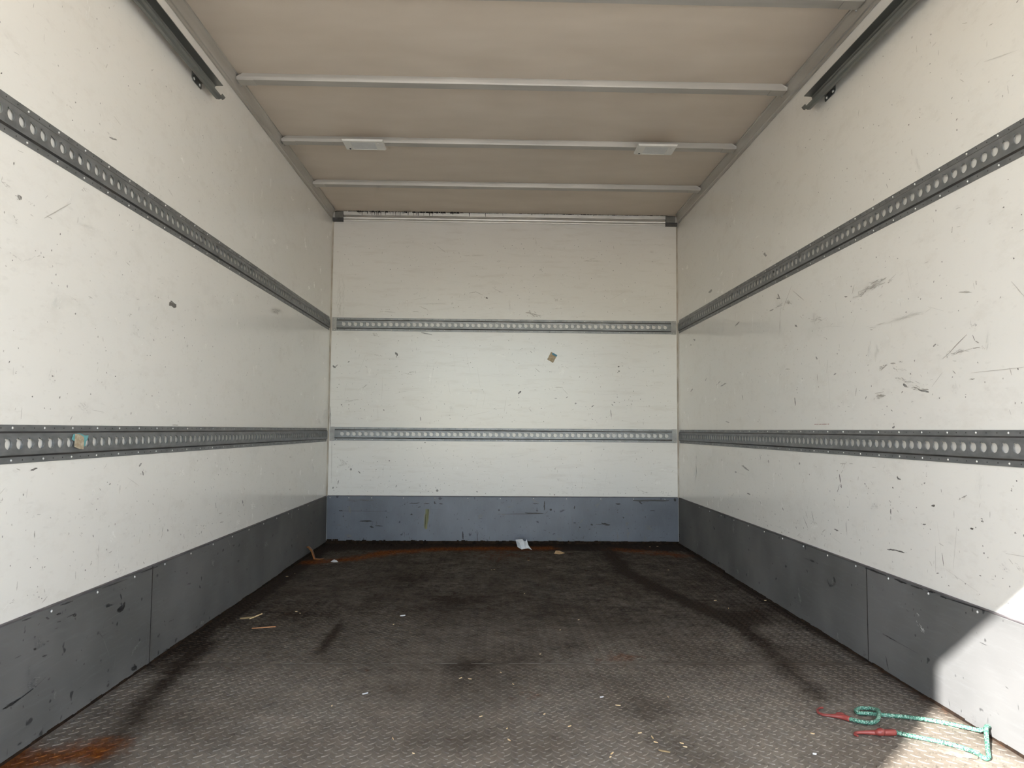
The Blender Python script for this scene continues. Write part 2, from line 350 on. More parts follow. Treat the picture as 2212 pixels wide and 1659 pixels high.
def tag(o, label=None, cat=None, group=None, kind=None):
    if label:
        o['label'] = label
    if cat:
        o['category'] = cat
    if group:
        o['group'] = group
    if kind:
        o['kind'] = kind
    return o


def structure(o, label=None):
    o['kind'] = 'structure'
    if label:
        o['label'] = label
    return o


# ------------------------------------------------------------------ materials (all node based)
def new_mat(name):
    mt = bpy.data.materials.new(name)
    mt.use_nodes = True
    nt = mt.node_tree
    return mt, nt, nt.nodes['Principled BSDF']


def node(nt, kind, **kw):
    n = nt.nodes.new(kind)
    for k, v in kw.items():
        if k in n.inputs:
            n.inputs[k].default_value = v
        else:
            setattr(n, k, v)
    return n


def coords(nt, scale=(1, 1, 1), kind='Object'):
    tc = node(nt, 'ShaderNodeTexCoord')
    mp = node(nt, 'ShaderNodeMapping')
    mp.inputs['Scale'].default_value = scale
    nt.links.new(tc.outputs[kind], mp.inputs['Vector'])
    return mp.outputs['Vector']


def noise(nt, vec, scale, detail=2.0, rough=0.6):
    n = node(nt, 'ShaderNodeTexNoise', Scale=scale, Detail=detail, Roughness=rough)
    nt.links.new(vec, n.inputs['Vector'])
    return n.outputs[0]


def ramp(nt, fac, lo, hi, a=0.0, b=1.0):
    r = node(nt, 'ShaderNodeMapRange')
    r.clamp = True
    nt.links.new(fac, r.inputs[0])
    for i, v in zip((1, 2, 3, 4), (lo, hi, a, b)):
        r.inputs[i].default_value = v
    return r.outputs[0]


def mixc(nt, fac, a, b, mode='MIX'):
    mx = node(nt, 'ShaderNodeMix')
    mx.data_type = 'RGBA'
    mx.blend_type = mode
    for inp, v in ((mx.inputs[0], fac), (mx.inputs[6], a), (mx.inputs[7], b)):
        if hasattr(v, 'links'):
            nt.links.new(v, inp)
        elif isinstance(v, (int, float)):
            inp.default_value = v
        else:
            inp.default_value = (*v, 1.0)
    return mx.outputs[2]


def math2(nt, op, a, b):
    n = node(nt, 'ShaderNodeMath')
    n.operation = op
    for i, v in ((0, a), (1, b)):
        if hasattr(v, 'links'):
            nt.links.new(v, n.inputs[i])
        else:
            n.inputs[i].default_value = v
    return n.outputs[0]


def bump(nt, bsdf, fac, strength, dist=0.002):
    b = node(nt, 'ShaderNodeBump')
    b.inputs['Strength'].default_value = strength
    b.inputs['Distance'].default_value = dist
    nt.links.new(fac, b.inputs['Height'])
    nt.links.new(b.outputs[0], bsdf.inputs['Normal'])


def simple(name, c1, c2, scale=8.0, rough=0.5, metal=0.0, stretch=(1, 1, 1), spec=0.5, bmp=0.0, lo=0.35, hi=0.68):
    mt, nt, bs = new_mat(name)
    vec = coords(nt, stretch)
    n = noise(nt, vec, scale)
    nt.links.new(mixc(nt, ramp(nt, n, lo, hi), c1, c2), bs.inputs['Base Color'])
    bs.inputs['Roughness'].default_value = rough
    bs.inputs['Metallic'].default_value = metal
    bs.inputs['Specular IOR Level'].default_value = spec
    if bmp:
        bump(nt, bs, n, bmp)
    return mt


WALL_C = (0.845, 0.835, 0.80)


def wall_material(name, seed, lines, base=None, spec=0.5, rough=0.16, grime=0.17):
    """gloss-painted plywood, cream white, with smears and faint hairline scratches"""
    mt, nt, bs = new_mat(name)
    vec = coords(nt)
    big = noise(nt, vec, 1.3 + seed * 0.1, 1)
    base = base or WALL_C
    c = mixc(nt, ramp(nt, big, 0.15, 0.85), base, tuple(q * k for q, k in zip(base, (0.97, 0.955, 0.94))))
    smear = noise(nt, coords(nt, lines), 4.5, 5, 0.72)
    c = mixc(nt, ramp(nt, smear, 0.52, 0.80, 0, grime), c, (0.42, 0.365, 0.29))
    hair = noise(nt, coords(nt, (lines[0] * 2, lines[1] * 2, lines[2] * 2.6)), 9.0, 1, 0.5)
    c = mixc(nt, ramp(nt, hair, 0.66, 0.74, 0, 0.08), c, (0.30, 0.27, 0.24))
    nt.links.new(c, bs.inputs['Base Color'])
    bs.inputs['Roughness'].default_value = rough
    bs.inputs['Specular IOR Level'].default_value = spec
    return mt


def kick_material(name, lines, tone=(1.0, 1.0, 1.0), spec=0.02, rough=(0.62, 0.75), metal=0.0):
    mt, nt, bs = new_mat(name)
    vec = coords(nt)
    big = noise(nt, vec, 3.0, 2)
    c = mixc(nt, ramp(nt, big, 0.35, 0.68), KICK_C, (0.115, 0.115, 0.114))
    sm = noise(nt, coords(nt, lines), 9.0, 5, 0.7)
    c = mixc(nt, ramp(nt, sm, 0.50, 0.80, 0, 0.22), c, (0.22, 0.225, 0.23))
    dk = noise(nt, vec, 24.0, 2, 0.55)
    c = mixc(nt, ramp(nt, dk, 0.69, 0.74, 0, 0.7), c, (0.02, 0.02, 0.022))
    c = mixc(nt, 1.0, c, tone, 'MULTIPLY')
    nt.links.new(c, bs.inputs['Base Color'])
    bs.inputs['Metallic'].default_value = metal
    nt.links.new(ramp(nt, sm, 0.3, 0.7, *rough), bs.inputs['Roughness'])
    bs.inputs['Specular IOR Level'].default_value = spec
    return mt


KICK_C = (0.158, 0.157, 0.155)


def tint_material(name, rough=0.35):
    """flat marks whose colour is stored with the mark"""
    mt, nt, bs = new_mat(name)
    at = node(nt, 'ShaderNodeVertexColor')
    at.layer_name = 'tint'
    n = noise(nt, coords(nt), 160.0, 3)
    c = mixc(nt, ramp(nt, n, 0.45, 0.7, 0.0, 0.15), at.outputs[0], WALL_C if 'wall' in name else KICK_C)
    nt.links.new(c, bs.inputs['Base Color'])
    bs.inputs['Roughness'].default_value = rough
    return mt


def floor_material():
    mt, nt, bs = new_mat('worn_tread_plate')
    vec = coords(nt)
    dirt = node(nt, 'ShaderNodeAttribute')
    dirt.attribute_name = 'dirt'
    rust = node(nt, 'ShaderNodeAttribute')
    rust.attribute_name = 'rust'
    n1 = noise(nt, vec, 2.1, 4, 0.62)
    n2 = noise(nt, vec, 9.0, 5, 0.68)
    n3 = noise(nt, vec, 55.0, 2, 0.6)
    steel = mixc(nt, ramp(nt, n2, 0.35, 0.7), FLOOR_A, FLOOR_B)
    steel = mixc(nt, ramp(nt, n1, 0.40, 0.70, 0, 0.70), steel, (0.088, 0.067, 0.049))
    steel = mixc(nt, ramp(nt, n3, 0.58, 0.72, 0, 0.5), steel, (0.055, 0.046, 0.038))
    n4 = noise(nt, vec, 30.0, 4, 0.75)
    nn = math2(nt, 'MULTIPLY', math2(nt, 'SUBTRACT', math2(nt, 'ADD', n2, n4), 1.0), 0.85)
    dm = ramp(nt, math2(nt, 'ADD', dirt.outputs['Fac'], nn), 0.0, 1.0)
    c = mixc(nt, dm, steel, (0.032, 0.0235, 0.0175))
    rm = ramp(nt, math2(nt, 'ADD', rust.outputs['Fac'], math2(nt, 'MULTIPLY', nn, 1.3)), 0.22, 1.0)
    rc = mixc(nt, ramp(nt, n3, 0.4, 0.62), (0.10, 0.026, 0.006), (0.19, 0.062, 0.012))
    c = mixc(nt, rm, c, rc)
    nt.links.new(c, bs.inputs['Base Color'])
    bs.inputs['Metallic'].default_value = 0.18
    nt.links.new(ramp(nt, dm, 0.0, 0.8, 0.50, 0.80), bs.inputs['Roughness'])
    nt.links.new(ramp(nt, dm, 0.0, 0.8, 0.35, 0.04), bs.inputs['Specular IOR Level'])
    return mt


FLOOR_A = (0.240, 0.205, 0.166)
FLOOR_B = (0.305, 0.276, 0.235)

M = {}
M['wall_l'] = wall_material('cream_wall_paint_side', 1, (1.0, 1.6, 3.2))
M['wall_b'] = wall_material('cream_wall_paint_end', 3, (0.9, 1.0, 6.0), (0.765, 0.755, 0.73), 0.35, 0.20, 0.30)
M['ceil'] = simple('beige_plywood', (0.645, 0.56, 0.468), (0.695, 0.61, 0.517), 2.2, 0.62, 0, (1.0, 2.6, 1), 0.3)
M['kick'] = kick_material('grey_kick_sheet', (1.0, 1.0, 9.0))
M['kick_b'] = kick_material('grey_kick_sheet_end', (5.0, 1.0, 1.6), (0.86, 0.95, 1.16), 0.5, (0.36, 0.48), 0.12)
M['rail'] = simple('galvanised_rail', (0.185, 0.19, 0.194), (0.26, 0.265, 0.269), 14, 0.45, 0.45, (1, 1, 3), 0.45)
M['screw'] = simple('bright_screw', (0.80, 0.79, 0.75), (0.68, 0.67, 0.63), 40, 0.22, 0.35)
M['nail_hole'] = simple('nail_hole_dark', (0.02, 0.02, 0.02), (0.05, 0.05, 0.05), 40, 0.8)
M['alu'] = simple('dull_aluminium', (0.47, 0.45, 0.41), (0.56, 0.54, 0.50), 5, 0.42, 0.55, (1.5, 0.4, 4), 0.5, 0.03)
M['bow'] = simple('roof_bow_aluminium', (0.43, 0.41, 0.375), (0.52, 0.495, 0.455), 5, 0.5, 0.3, (0.5, 4, 4), 0.4)
M['track'] = simple('dark_track_steel', (0.15, 0.155, 0.145), (0.22, 0.225, 0.21), 9, 0.42, 0.45, (1, 0.3, 3))
M['block'] = simple('black_corner_block', (0.055, 0.052, 0.05), (0.09, 0.086, 0.08), 30, 0.6)
M['blockface'] = simple('grey_corner_face', (0.16, 0.155, 0.14), (0.22, 0.21, 0.19), 30, 0.6)
M['mould'] = simple('black_mould', (0.012, 0.010, 0.010), (0.035, 0.028, 0.025), 60, 0.9)
M['grime'] = simple('packed_brown_grime', (0.012, 0.008, 0.006), (0.030, 0.018, 0.011), 40, 0.9, 0, (1, 1, 1), 0.1)
M['bead'] = simple('dark_sealant_bead', (0.085, 0.075, 0.08), (0.15, 0.135, 0.135), 18, 0.6)
M['lip'] = simple('worn_bright_steel', (0.27, 0.25, 0.22), (0.14, 0.13, 0.11), 30, 0.5, 0.3)
M['rail_web'] = simple('grimy_shaded_rail_flank', (0.035, 0.035, 0.036), (0.075, 0.068, 0.060), 12, 0.6, 0.2)  # near-black colour holds both the flank grime and the shadow lines
M['corner'] = simple('brown_corner_sealant', (0.38, 0.33, 0.27), (0.60, 0.56, 0.50), 14, 0.6, 0, (1, 1, 0.5))
M['lamp_body'] = simple('white_lamp_plastic', (0.74, 0.73, 0.69), (0.80, 0.79, 0.75), 6, 0.4)
M['lamp_lens'] = simple('frosted_lamp_lens', (0.60, 0.61, 0.61), (0.66, 0.67, 0.67), 30, 0.3)
M['black'] = simple('black_plastic', (0.015, 0.015, 0.015), (0.03, 0.03, 0.03), 30, 0.45)
M['floor'] = floor_material()
M['slab'] = simple('subfloor_steel', (0.05, 0.045, 0.04), (0.08, 0.07, 0.06), 6, 0.7)
M['ground'] = simple('yard_concrete', (0.40, 0.37, 0.325), (0.46, 0.43, 0.38), 0.8, 0.85)
M['hull'] = simple('outer_skin', (0.55, 0.55, 0.54), (0.60, 0.60, 0.59), 3, 0.4)
M['wall_mark'] = tint_material('wall_mark_paint')
M['kick_mark'] = tint_material('kick_mark_paint', 0.6)
M['paper'] = simple('white_paper', (0.66, 0.67, 0.69), (0.56, 0.57, 0.59), 40, 0.7)
M['scrap'] = simple('tan_card', (0.42, 0.26, 0.12), (0.55, 0.40, 0.24), 60, 0.8)
M['wood'] = simple('pale_splinter', (0.55, 0.38, 0.18), (0.70, 0.55, 0.34), 80, 0.7)
M['leaf'] = simple('dry_leaf', (0.30, 0.21, 0.10), (0.40, 0.30, 0.17), 80, 0.7)
M['tape'] = simple('amber_strap', (0.20, 0.068, 0.012), (0.27, 0.11, 0.022), 30, 0.4)
M['straw'] = simple('orange_straw', (0.42, 0.16, 0.05), (0.55, 0.26, 0.10), 60, 0.6)
M['red'] = simple('red_hook_plastic', (0.20, 0.034, 0.028), (0.25, 0.05, 0.042), 30, 0.42)
M['teal'] = simple('teal_sticker', (0.13, 0.36, 0.38), (0.18, 0.43, 0.44), 60, 0.6)
M['label'] = simple('aged_label', (0.33, 0.26, 0.17), (0.50, 0.44, 0.33), 90, 0.7)
M['wrapper'] = simple('faded_pink_wrapper', (0.20, 0.135, 0.11), (0.30, 0.26, 0.22), 70, 0.6)
M['blue'] = simple('label_blue_edge', (0.06, 0.20, 0.30), (0.10, 0.26, 0.36), 120, 0.6)


def cord_material():
    mt, nt, bs = new_mat('green_braided_cord')
    uv = coords(nt, (12.0, 620.0, 1.0), 'UV')
    vo = node(nt, 'ShaderNodeTexVoronoi', Scale=1.0)
    nt.links.new(uv, vo.inputs['Vector'])
    sep = node(nt, 'ShaderNodeSeparateColor')
    nt.links.new(vo.outputs['Color'], sep.inputs[0])
    c = mixc(nt, ramp(nt, sep.outputs[1], 0.2, 0.8), (0.040, 0.150, 0.098), (0.11, 0.29, 0.205))
    c = mixc(nt, ramp(nt, sep.outputs[0], 0.80, 0.86), c, (0.42, 0.55, 0.46))
    c = mixc(nt, ramp(nt, sep.outputs[2], 0.88, 0.9), c, (0.008, 0.02, 0.018))
    nt.links.new(c, bs.inputs['Base Color'])
    bs.inputs['Roughness'].default_value = 0.6
    bump(nt, bs, vo.outputs['Distance'], 0.6, 0.001)
    return mt


M['cord'] = cord_material()

# ------------------------------------------------------------------ the setting: ground, shell
g = MB()
g.quad((-90, -90, -1.15), (90, -90, -1.15), (90, 90, -1.15), (-90, 90, -1.15))
structure(g.build('ground', M['ground'], fix=False), 'sunlit concrete yard behind the open truck')

# stains and overall tone of the floor, in metres on the floor
def seg_d(X, Y, pts):
    d = np.full(X.shape, 9.0)
    for (x0, y0), (x1, y1) in zip(pts[:-1], pts[1:]):
        dx, dy = x1 - x0, y1 - y0
        t = np.clip(((X - x0) * dx + (Y - y0) * dy) / (dx * dx + dy * dy + 1e-12), 0, 1)
        d = np.minimum(d, np.hypot(X - x0 - t * dx, Y - y0 - t * dy))
    return d


STREAK_L = [(-1.111, -2.346), (-1.104, -2.539), (-1.073, -2.837), (-1.018, -3.154), (-0.985, -3.32), (-0.93, -3.7)]
STREAK_S = [(-0.684, -2.078), (-0.681, -2.439)]
STREAK_R = [(0.69, -0.30), (0.657, -0.934), (0.75, -1.387), (0.851, -1.767), (0.919, -2.004), (0.927, -2.387), (0.897, -2.662), (0.888, -2.867)]
RUST_B = [(-1.15, -0.72), (-0.922, -0.609), (-0.706, -0.357), (-0.421, -0.226), (-0.148, -0.20), (0.3, -0.18)]
RUST_R = [(0.767, -0.24), (0.936, -0.31), (1.112, -0.445)]
PUDDLE = [(-1.20, -3.275), (-1.096, -3.236), (-1.04, -3.210)]


def stains(X, Y):
    X = np.asarray(X, float)
    Y = np.asarray(Y, float)
    g_ = lambda d, s: np.exp(-(d / s) ** 2)
    dirt = 0.52 * g_(seg_d(X, Y, STREAK_L), 0.040) + 0.40 * g_(seg_d(X, Y, STREAK_S), 0.020)
    dirt += 0.38 * g_(seg_d(X, Y, STREAK_R), 0.042)
    dirt += 0.95 * np.clip(1 - (X + 1.22) / 0.11, 0, 1) * np.clip((Y + 2.75) / 0.4, 0, 1)
    dirt += 0.55 * np.clip(1 - (1.22 - X) / 0.06, 0, 1)
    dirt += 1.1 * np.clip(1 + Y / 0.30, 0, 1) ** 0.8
    dirt += 0.12 + 0.70 * np.clip((Y + 3.35) / 1.5, 0, 1) ** 0.9  # overall tone, growing darker from the open end toward the end wall
    for (px, py, s, a) in ((-0.242, -1.685, 0.11, 0.4), (0.358, -2.986, 0.09, 0.55), (0.367, -3.167, 0.10, 0.5), (-0.173, -2.59, 0.08, 0.45),
                           (-0.018, -2.5, 0.13, 0.3), (0.205, -2.358, 0.09, 0.35), (-0.522, -1.174, 0.12, 0.3), (0.0, -2.75, 0.20, 0.22),
                           (0.98, -1.95, 0.10, 0.5), (-0.9, -1.9, 0.12, 0.25), (0.45, -3.28, 0.09, 0.45)):
        dirt += 0.6 * a * g_(np.hypot(X - px, Y - py), s)
    rust = 0.85 * g_(seg_d(X, Y, RUST_B), 0.085) + 0.62 * g_(seg_d(X, Y, RUST_R), 0.11) + 1.0 * g_(seg_d(X, Y, PUDDLE), 0.078)
    rust += 0.42 * np.clip(1 - (X + 1.22) / 0.035, 0, 1) * np.clip(-(Y + 2.5) / 0.3, 0, 1)
    rust += 0.35 * np.clip(1 - (1.22 - X) / 0.05, 0, 1) * np.clip(-(Y + 2.2) / 0.4, 0, 1)
    for (px, py, s, a) in ((0.358, -2.503, 0.07, 0.5), (0.043, -2.843, 0.06, 0.35), (0.0, -0.464, 0.25, 0.35), (-0.75, -0.36, 0.09, 0.5)):
        rust += a * g_(np.hypot(X - px, Y - py), s)
    return np.clip(dirt, 0, 1.3), np.clip(rust, 0, 1.2)


def add_stains(me):
    n = len(me.vertices)
    co = np.empty(n * 3, np.float32)
    me.vertices.foreach_get('co', co)
    co = co.reshape(-1, 3)
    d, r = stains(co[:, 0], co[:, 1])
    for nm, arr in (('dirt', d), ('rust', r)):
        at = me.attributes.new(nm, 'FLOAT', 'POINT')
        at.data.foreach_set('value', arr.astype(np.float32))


floor = structure(MB().box(-HW - 0.04, HW + 0.04, REAR - 0.05, 0.04, -0.09, -0.006).build('floor', M['slab']),
                  'rusty dark diamond tread steel floor of the truck box')
plates = []
for (y0, y1) in ((REAR - 0.05, -2.5605), (-2.5575, 0.0)):
    nx, ny = 124, int((y1 - y0) / 0.02)
    xs = np.linspace(-HW, HW, nx)
    ys = np.linspace(y0, y1, ny)
    X, Y = np.meshgrid(xs, ys)
    vs = [(float(a), float(b), 0.0) for a, b in zip(X.ravel(), Y.ravel())]
    fs = [(j * nx + i, j * nx + i + 1, (j + 1) * nx + i + 1, (j + 1) * nx + i) for j in range(ny - 1) for i in range(nx - 1)]
    nb = len(vs)
    vs += [(-HW, y0, -0.005), (HW, y0, -0.005), (HW, y1, -0.005), (-HW, y1, -0.005)]
    fs += [(nb, nb + 1, nx - 1, 0), (nb + 2, nb + 3, (ny - 1) * nx, ny * nx - 1)]
    me = bpy.data.meshes.new('floor_plate')
    me.from_pydata(vs, [], fs)
    me.materials.append(M['floor'])
    add_stains(me)
    plates.append(link('floor_plate', me, floor))

se = MB()
xx = -0.78
while xx < 0.42:                                             # worn bright lip of the plate joint
    l = rng.uniform(0.02, 0.11)
    se.box(xx, xx + l, -2.5572, -2.5558, -0.001, 0.0007)
    xx += l + rng.uniform(0.003, 0.05) * (1 if xx < -0.2 else 2.5)
tag(se.build('worn_joint_lip', M['lip'], plates[1]), 'bright worn edge of the joint', kind='stuff')

# raised lugs: square lattice of 33.5 mm, two lugs at right angles in every cell
LUG = []
for sx, sy, top in ((1, 1, 0), (0.86, 0.66, 1)):
    for a, b in ((-13.0, 0), (-6.0, -4.0), (6.0, -4.0), (13.0, 0), (6.0, 4.0), (-6.0, 4.0)):
        LUG.append((a * sx / 1000, b * sy / 1000, 0.0016 if top else -0.0003))
LUG = np.array(LUG)
LUG_F = [(i, (i + 1) % 6, 6 + (i + 1) % 6, 6 + i) for i in range(6)] + [(6, 7, 8, 9, 10, 11)]
PITCH = 0.0336
cells = []
for k, (ox, oy, ang) in enumerate(((0.868, -3.209, math.radians(47)), (0.886, -3.2255, math.radians(-47)))):
    i0, i1 = int((-HW - ox) / PITCH) - 1, int((HW - ox) / PITCH) + 1
    j0, j1 = int((-4.25 - oy) / PITCH), int((0 - oy) / PITCH) + 1
    for i in range(i0, i1 + 1):
        for j in range(j0, j1 + 1):
            x, y = ox + i * PITCH, oy + j * PITCH
            if abs(x) < HW - 0.022 and -4.25 < y < -0.022 and abs(y + 2.559) > 0.014:
                cells.append((x, y, ang))


def to_px(x, y, z):
    d = Vector((x, y, z)) - CAM_POS
    w = d.dot(CAM_F)
    return (1106 + F_PX * d.dot(CAM_R) / w, 829.5 - F_PX * d.dot(CAM_U) / w, w) if w > 0.05 else (-9e9, 0, 0)


front = []
for c in cells:
    px, py, w = to_px(c[0], c[1], 0)
    if 8 < px < 2204 and 0 < py < 1652:
        front.append((w, c))
front.sort(key=lambda t: t[0])
near = set(c for _, c in front[:300])


def lug_pts(c):
    x, y, a = c
    ca, sa = math.cos(a), math.sin(a)
    P = LUG.copy()
    P[:, 0], P[:, 1] = x + ca * LUG[:, 0] - sa * LUG[:, 1], y + sa * LUG[:, 0] + ca * LUG[:, 1]
    return P


for pi, plate in enumerate(plates):
    V, Fc = [], []
    n = 0
    for c in cells:
        if c in near or (c[1] > -2.559) != (pi == 1):
            continue
        V.append(lug_pts(c))
        Fc.extend(tuple(n + q for q in f) for f in LUG_F)
        n += 12
    me = bpy.data.meshes.new('tread_pattern')
    me.from_pydata(np.concatenate(V).tolist(), [], Fc)
    me.materials.append(M['floor'])
    add_stains(me)
    tag(link('tread_pattern', me, plate), 'raised diamond tread lugs', kind='stuff')
for _, c in front[:300]:
    me = bpy.data.meshes.new('tread_lug')
    me.from_pydata(lug_pts(c).tolist(), [], LUG_F)
    me.materials.append(M['floor'])
    add_stains(me)
    link('tread_lug', me, plates[0] if c[1] < -2.559 else plates[1])

T = 0.05
wall_left = structure(MB().box(-HW - T, -HW, REAR, T, -0.006, H + T).build('wall_left', M['wall_l']), 'scuffed cream white left wall of the truck box')
wall_right = structure(MB().box(HW, HW + T, REAR, T, -0.006, H + T).build('wall_right', M['wall_l']), 'scuffed cream white right wall with dark scrape marks')
wall_back = structure(MB().box(-HW, HW, 0.0, T, -0.006, H + T).build('wall_back', M['wall_b']), 'scuffed white end wall of the truck box')
ceiling = structure(MB().box(-HW, HW, REAR, 0.0, H, H + T).build('ceiling', M['ceil']), 'beige plywood ceiling')
# rear door frame round the opening: header and posts
hd = MB().box(-HW, HW, REAR - 0.05, REAR, 2.205, H + T)
structure(hd.build('trim_6', M['alu']), 'header over the open rear door')
for nm, s in (('trim_7', -1), ('trim_8', 1)):
    a, b = sorted((s * HW, s * (HW + T)))
    structure(MB().box(a, b, REAR - 0.05, REAR, -0.09, H + T).build(nm, M['alu']), 'rear door post')

# kick sheets along the foot of the walls
KH = 0.321


def side_kick(name, s, seam, label):
    root = bpy.data.objects.new(name, None)
    COL.objects.link(root)
    structure(root, label)
    for (y0, y1, t, h) in ((seam + 0.006, -0.006, 0.005, KH - 0.002), (REAR + 0.01, seam - 0.0015, 0.0075, KH)):
        a, b = sorted((s * HW, s * (HW - t)))
        prof = [(s * HW, 0.004), (s * (HW - t), 0.004), (s * (HW - t), h - 0.003), (s * (HW - t + 0.003), h), (s * HW, h)]
        MB().prism(prof, 'y', y0, y1).build('kick_panel', M['kick'], root)
    a, c_ = sorted((s * (HW - 0.0079), s * (HW - 0.0001)))
    MB().box(a, c_, REAR + 0.01, -0.012, KH + 0.0001, KH + 0.0032).build('top_bead', M['bead'], root)
    sc = MB()
    y = -0.514
    while y > -5.3:
        t = 0.005 if y > seam else 0.0075
        sc.screw((s * (HW - t), y, 0.3095), (-s, 0, 0), 0.0043)
        y -= 0.2170
    MB().box(*sorted((s * (HW - 0.0084), s * (HW - 0.0072))), seam - 0.0050, seam - 0.0012, 0.004, KH - 0.002).build('seam_line', M['mould'], root)
    a, c_ = sorted((s * (HW - 0.0008), s * HW))
    MB().box(a, c_, seam - 0.004, seam + 0.009, 0.003, KH - 0.003).build('seam_gap', M['mould'], root)
    mb_ = MB()
    y = -0.03
    while y > REAR + 0.1:                                   # dirt packed along the foot
        l = rng.uniform(0.02, 0.09)
        hh = rng.uniform(0.004, 0.0075) + (0.006 if y > -1.0 else 0.0)
        mb_.prism([(s * (HW - 0.0005), 0.0), (s * (HW - 0.0088 - hh * 0.5), 0.0), (s * (HW - 0.0085), hh), (s * (HW - 0.0005), hh)], 'y', y - l, y)
        y -= l * rng.uniform(0.7, 1.0)
    tag(mb_.build('packed_dirt', M['grime'], root), 'brown dirt packed along the foot', kind='stuff')
    tag(sc.build('screws', M['screw'], root, True), 'row of small bright screw heads', kind='stuff')
    return root


base_l = side_kick('baseboard_left', -1, -2.56, 'grey scuffed kick sheet along the foot of the left wall')
base_r = side_kick('baseboard_right', 1, -2.543, 'grey kick sheet along the foot of the right wall, partly sunlit')
base_b = bpy.data.objects.new('baseboard_back', None)
COL.objects.link(base_b)
structure(base_b, 'blue grey worn kick sheet along the foot of the end wall')
MB().prism([(0.0, 0.018), (-0.0065, 0.018), (-0.0065, KH - 0.002), (-0.004, KH + 0.001), (0.0, KH + 0.001)], 'x', -HW + 0.007, HW - 0.007).build('kick_panel', M['kick_b'], base_b)
MB().box(-HW + 0.01, HW - 0.01, -0.003, -0.0001, KH + 0.0012, KH + 0.0052).build('top_bead', M['bead'], base_b)
sc = MB()
for x in (-1.193, -1.065, -0.909, -0.691, -0.476, -0.248, -0.024, 0.206, 0.434, 0.672, 0.90, 1.12):
    sc.screw((x, -0.0065, 0.3105), (0, -1, 0), 0.0043)
tag(sc.build('screws', M['screw'], base_b, True), 'row of small screw heads', kind='stuff')
mb_ = MB().box(-HW + 0.004, HW - 0.004, -0.0075, -0.0002, 0.0, 0.0195)
xx = -HW + 0.01
while xx < HW - 0.05:
    l = rng.uniform(0.006, 0.03)
    hh = 0.0195 + 0.006 * rng.random() ** 3 + (0.010 if xx < -1.15 else 0.0)
    mb_.prism([(-0.0002, 0.0), (-0.0105, 0.0), (-0.0078, hh), (-0.0002, hh)], 'x', xx, xx + l)
    xx += l * rng.uniform(0.8, 1.2)
tag(mb_.build('packed_dirt', M['grime'], base_b), 'black brown dirt packed under the sheet', kind='stuff')
MB().cyl((1.190, -0.0064, 0.308), (0, -1, 0), 0.009, 0.008, 0.0015, 12).build('plug', M['black'], base_b)

# aluminium coving, top trim and corner seals
def coving(name, s, label):
    prof = [(1.2195, 2.2455), (1.2125, 2.2455), (1.2115, 2.256), (1.2065, 2.2585), (1.2060, 2.266), (1.1975, 2.301), (1.1945, 2.303), (1.1945, H), (1.2195, H)]
    o = MB().prism([(s * a, b) for a, b in prof], 'y', REAR + 0.005, -0.062).build(name, M['alu'])
    return structure(o, label)


cov_l = coving('trim_1', -1, 'aluminium coving between left wall and ceiling')
cov_r = coving('trim_2', 1, 'aluminium coving between right wall and ceiling')
prof = [(-0.0003, 2.2445), (-0.010, 2.2445), (-0.011, 2.250), (-0.0075, 2.2525), (-0.0075, 2.256), (-0.013, 2.259), (-0.015, 2.268), (-0.012, 2.2755),
        (-0.0085, 2.277), (-0.0085, 2.281), (-0.017, 2.284), (-0.020, H), (-0.0003, H)]
trim_top = structure(MB().prism(prof, 'x', -1.143, 1.133).build('trim_3', M['alu']), 'ribbed aluminium trim along the top of the end wall')
dr = MB()
DRIPS = [-1.04, -1.028, -1.013, -0.975, -0.955, -0.943, -0.925, -0.91, -0.9, -0.881, -0.849, -0.817, -0.796, -0.778, -0.761, -0.746, -0.731, -0.72,
         -0.69, -0.652, -0.631, -0.62, -0.581, -0.54, -0.519, -0.446, -0.375, -0.26, -0.147, -0.024, 0.182, 0.271, 0.509, 0.62]
for i, x in enumerate(DRIPS):
    l = rng.uniform(0.014, 0.028) * (1.0 if x < 0 else 0.6)
    w = rng.uniform(0.0014, 0.0036)
    z1 = H - 0.0005
    dr.quad((x - w, -0.0215, z1), (x + w, -0.0215, z1), (x + w * 0.5, -0.0205 + 0.06 * l, z1 - l), (x - w * 0.4, -0.0205 + 0.06 * l, z1 - l))
xs = -1.14
while xs < 1.12:                                             # ragged mould line in the joint with the ceiling
    l = rng.uniform(0.006, 0.03)
    hgt = rng.uniform(0.001, 0.0045) * (2.0 if -1.06 < xs < -0.3 else 0.8)
    dr.quad((xs, -0.0218, H - 0.0002), (xs + l, -0.0218, H - 0.0002), (xs + l, -0.0214, H - hgt), (xs, -0.0214, H - hgt * rng.uniform(0.5, 1.2)))
    dr.quad((xs, -0.0218, H - 0.0004), (xs + l, -0.0218, H - 0.0004), (xs + l * 0.8, -0.0218 - hgt * 2.2, H - 0.0004), (xs + l * 0.2, -0.0218 - hgt * 1.6, H - 0.0004))
    xs += l * rng.uniform(0.9, 1.25)
tag(dr.build('mould_drips', M['mould'], trim_top, fix=False), 'black mould drips', kind='stuff')
for nm, s in (('trim_4', -1), ('trim_5', 1)):
    prof = [(s * 1.2199, -0.0005), (s * 1.2199, -0.011), (s * 1.2170, -0.011), (s * 1.2115, -0.0035), (s * 1.2115, -0.0005)]
    structure(MB().prism(prof, 'z', KH + 0.001, 2.236).build(nm, M['corner']), 'brownish sealant strip in the %s back corner' % ('left' if s < 0 else 'right'))
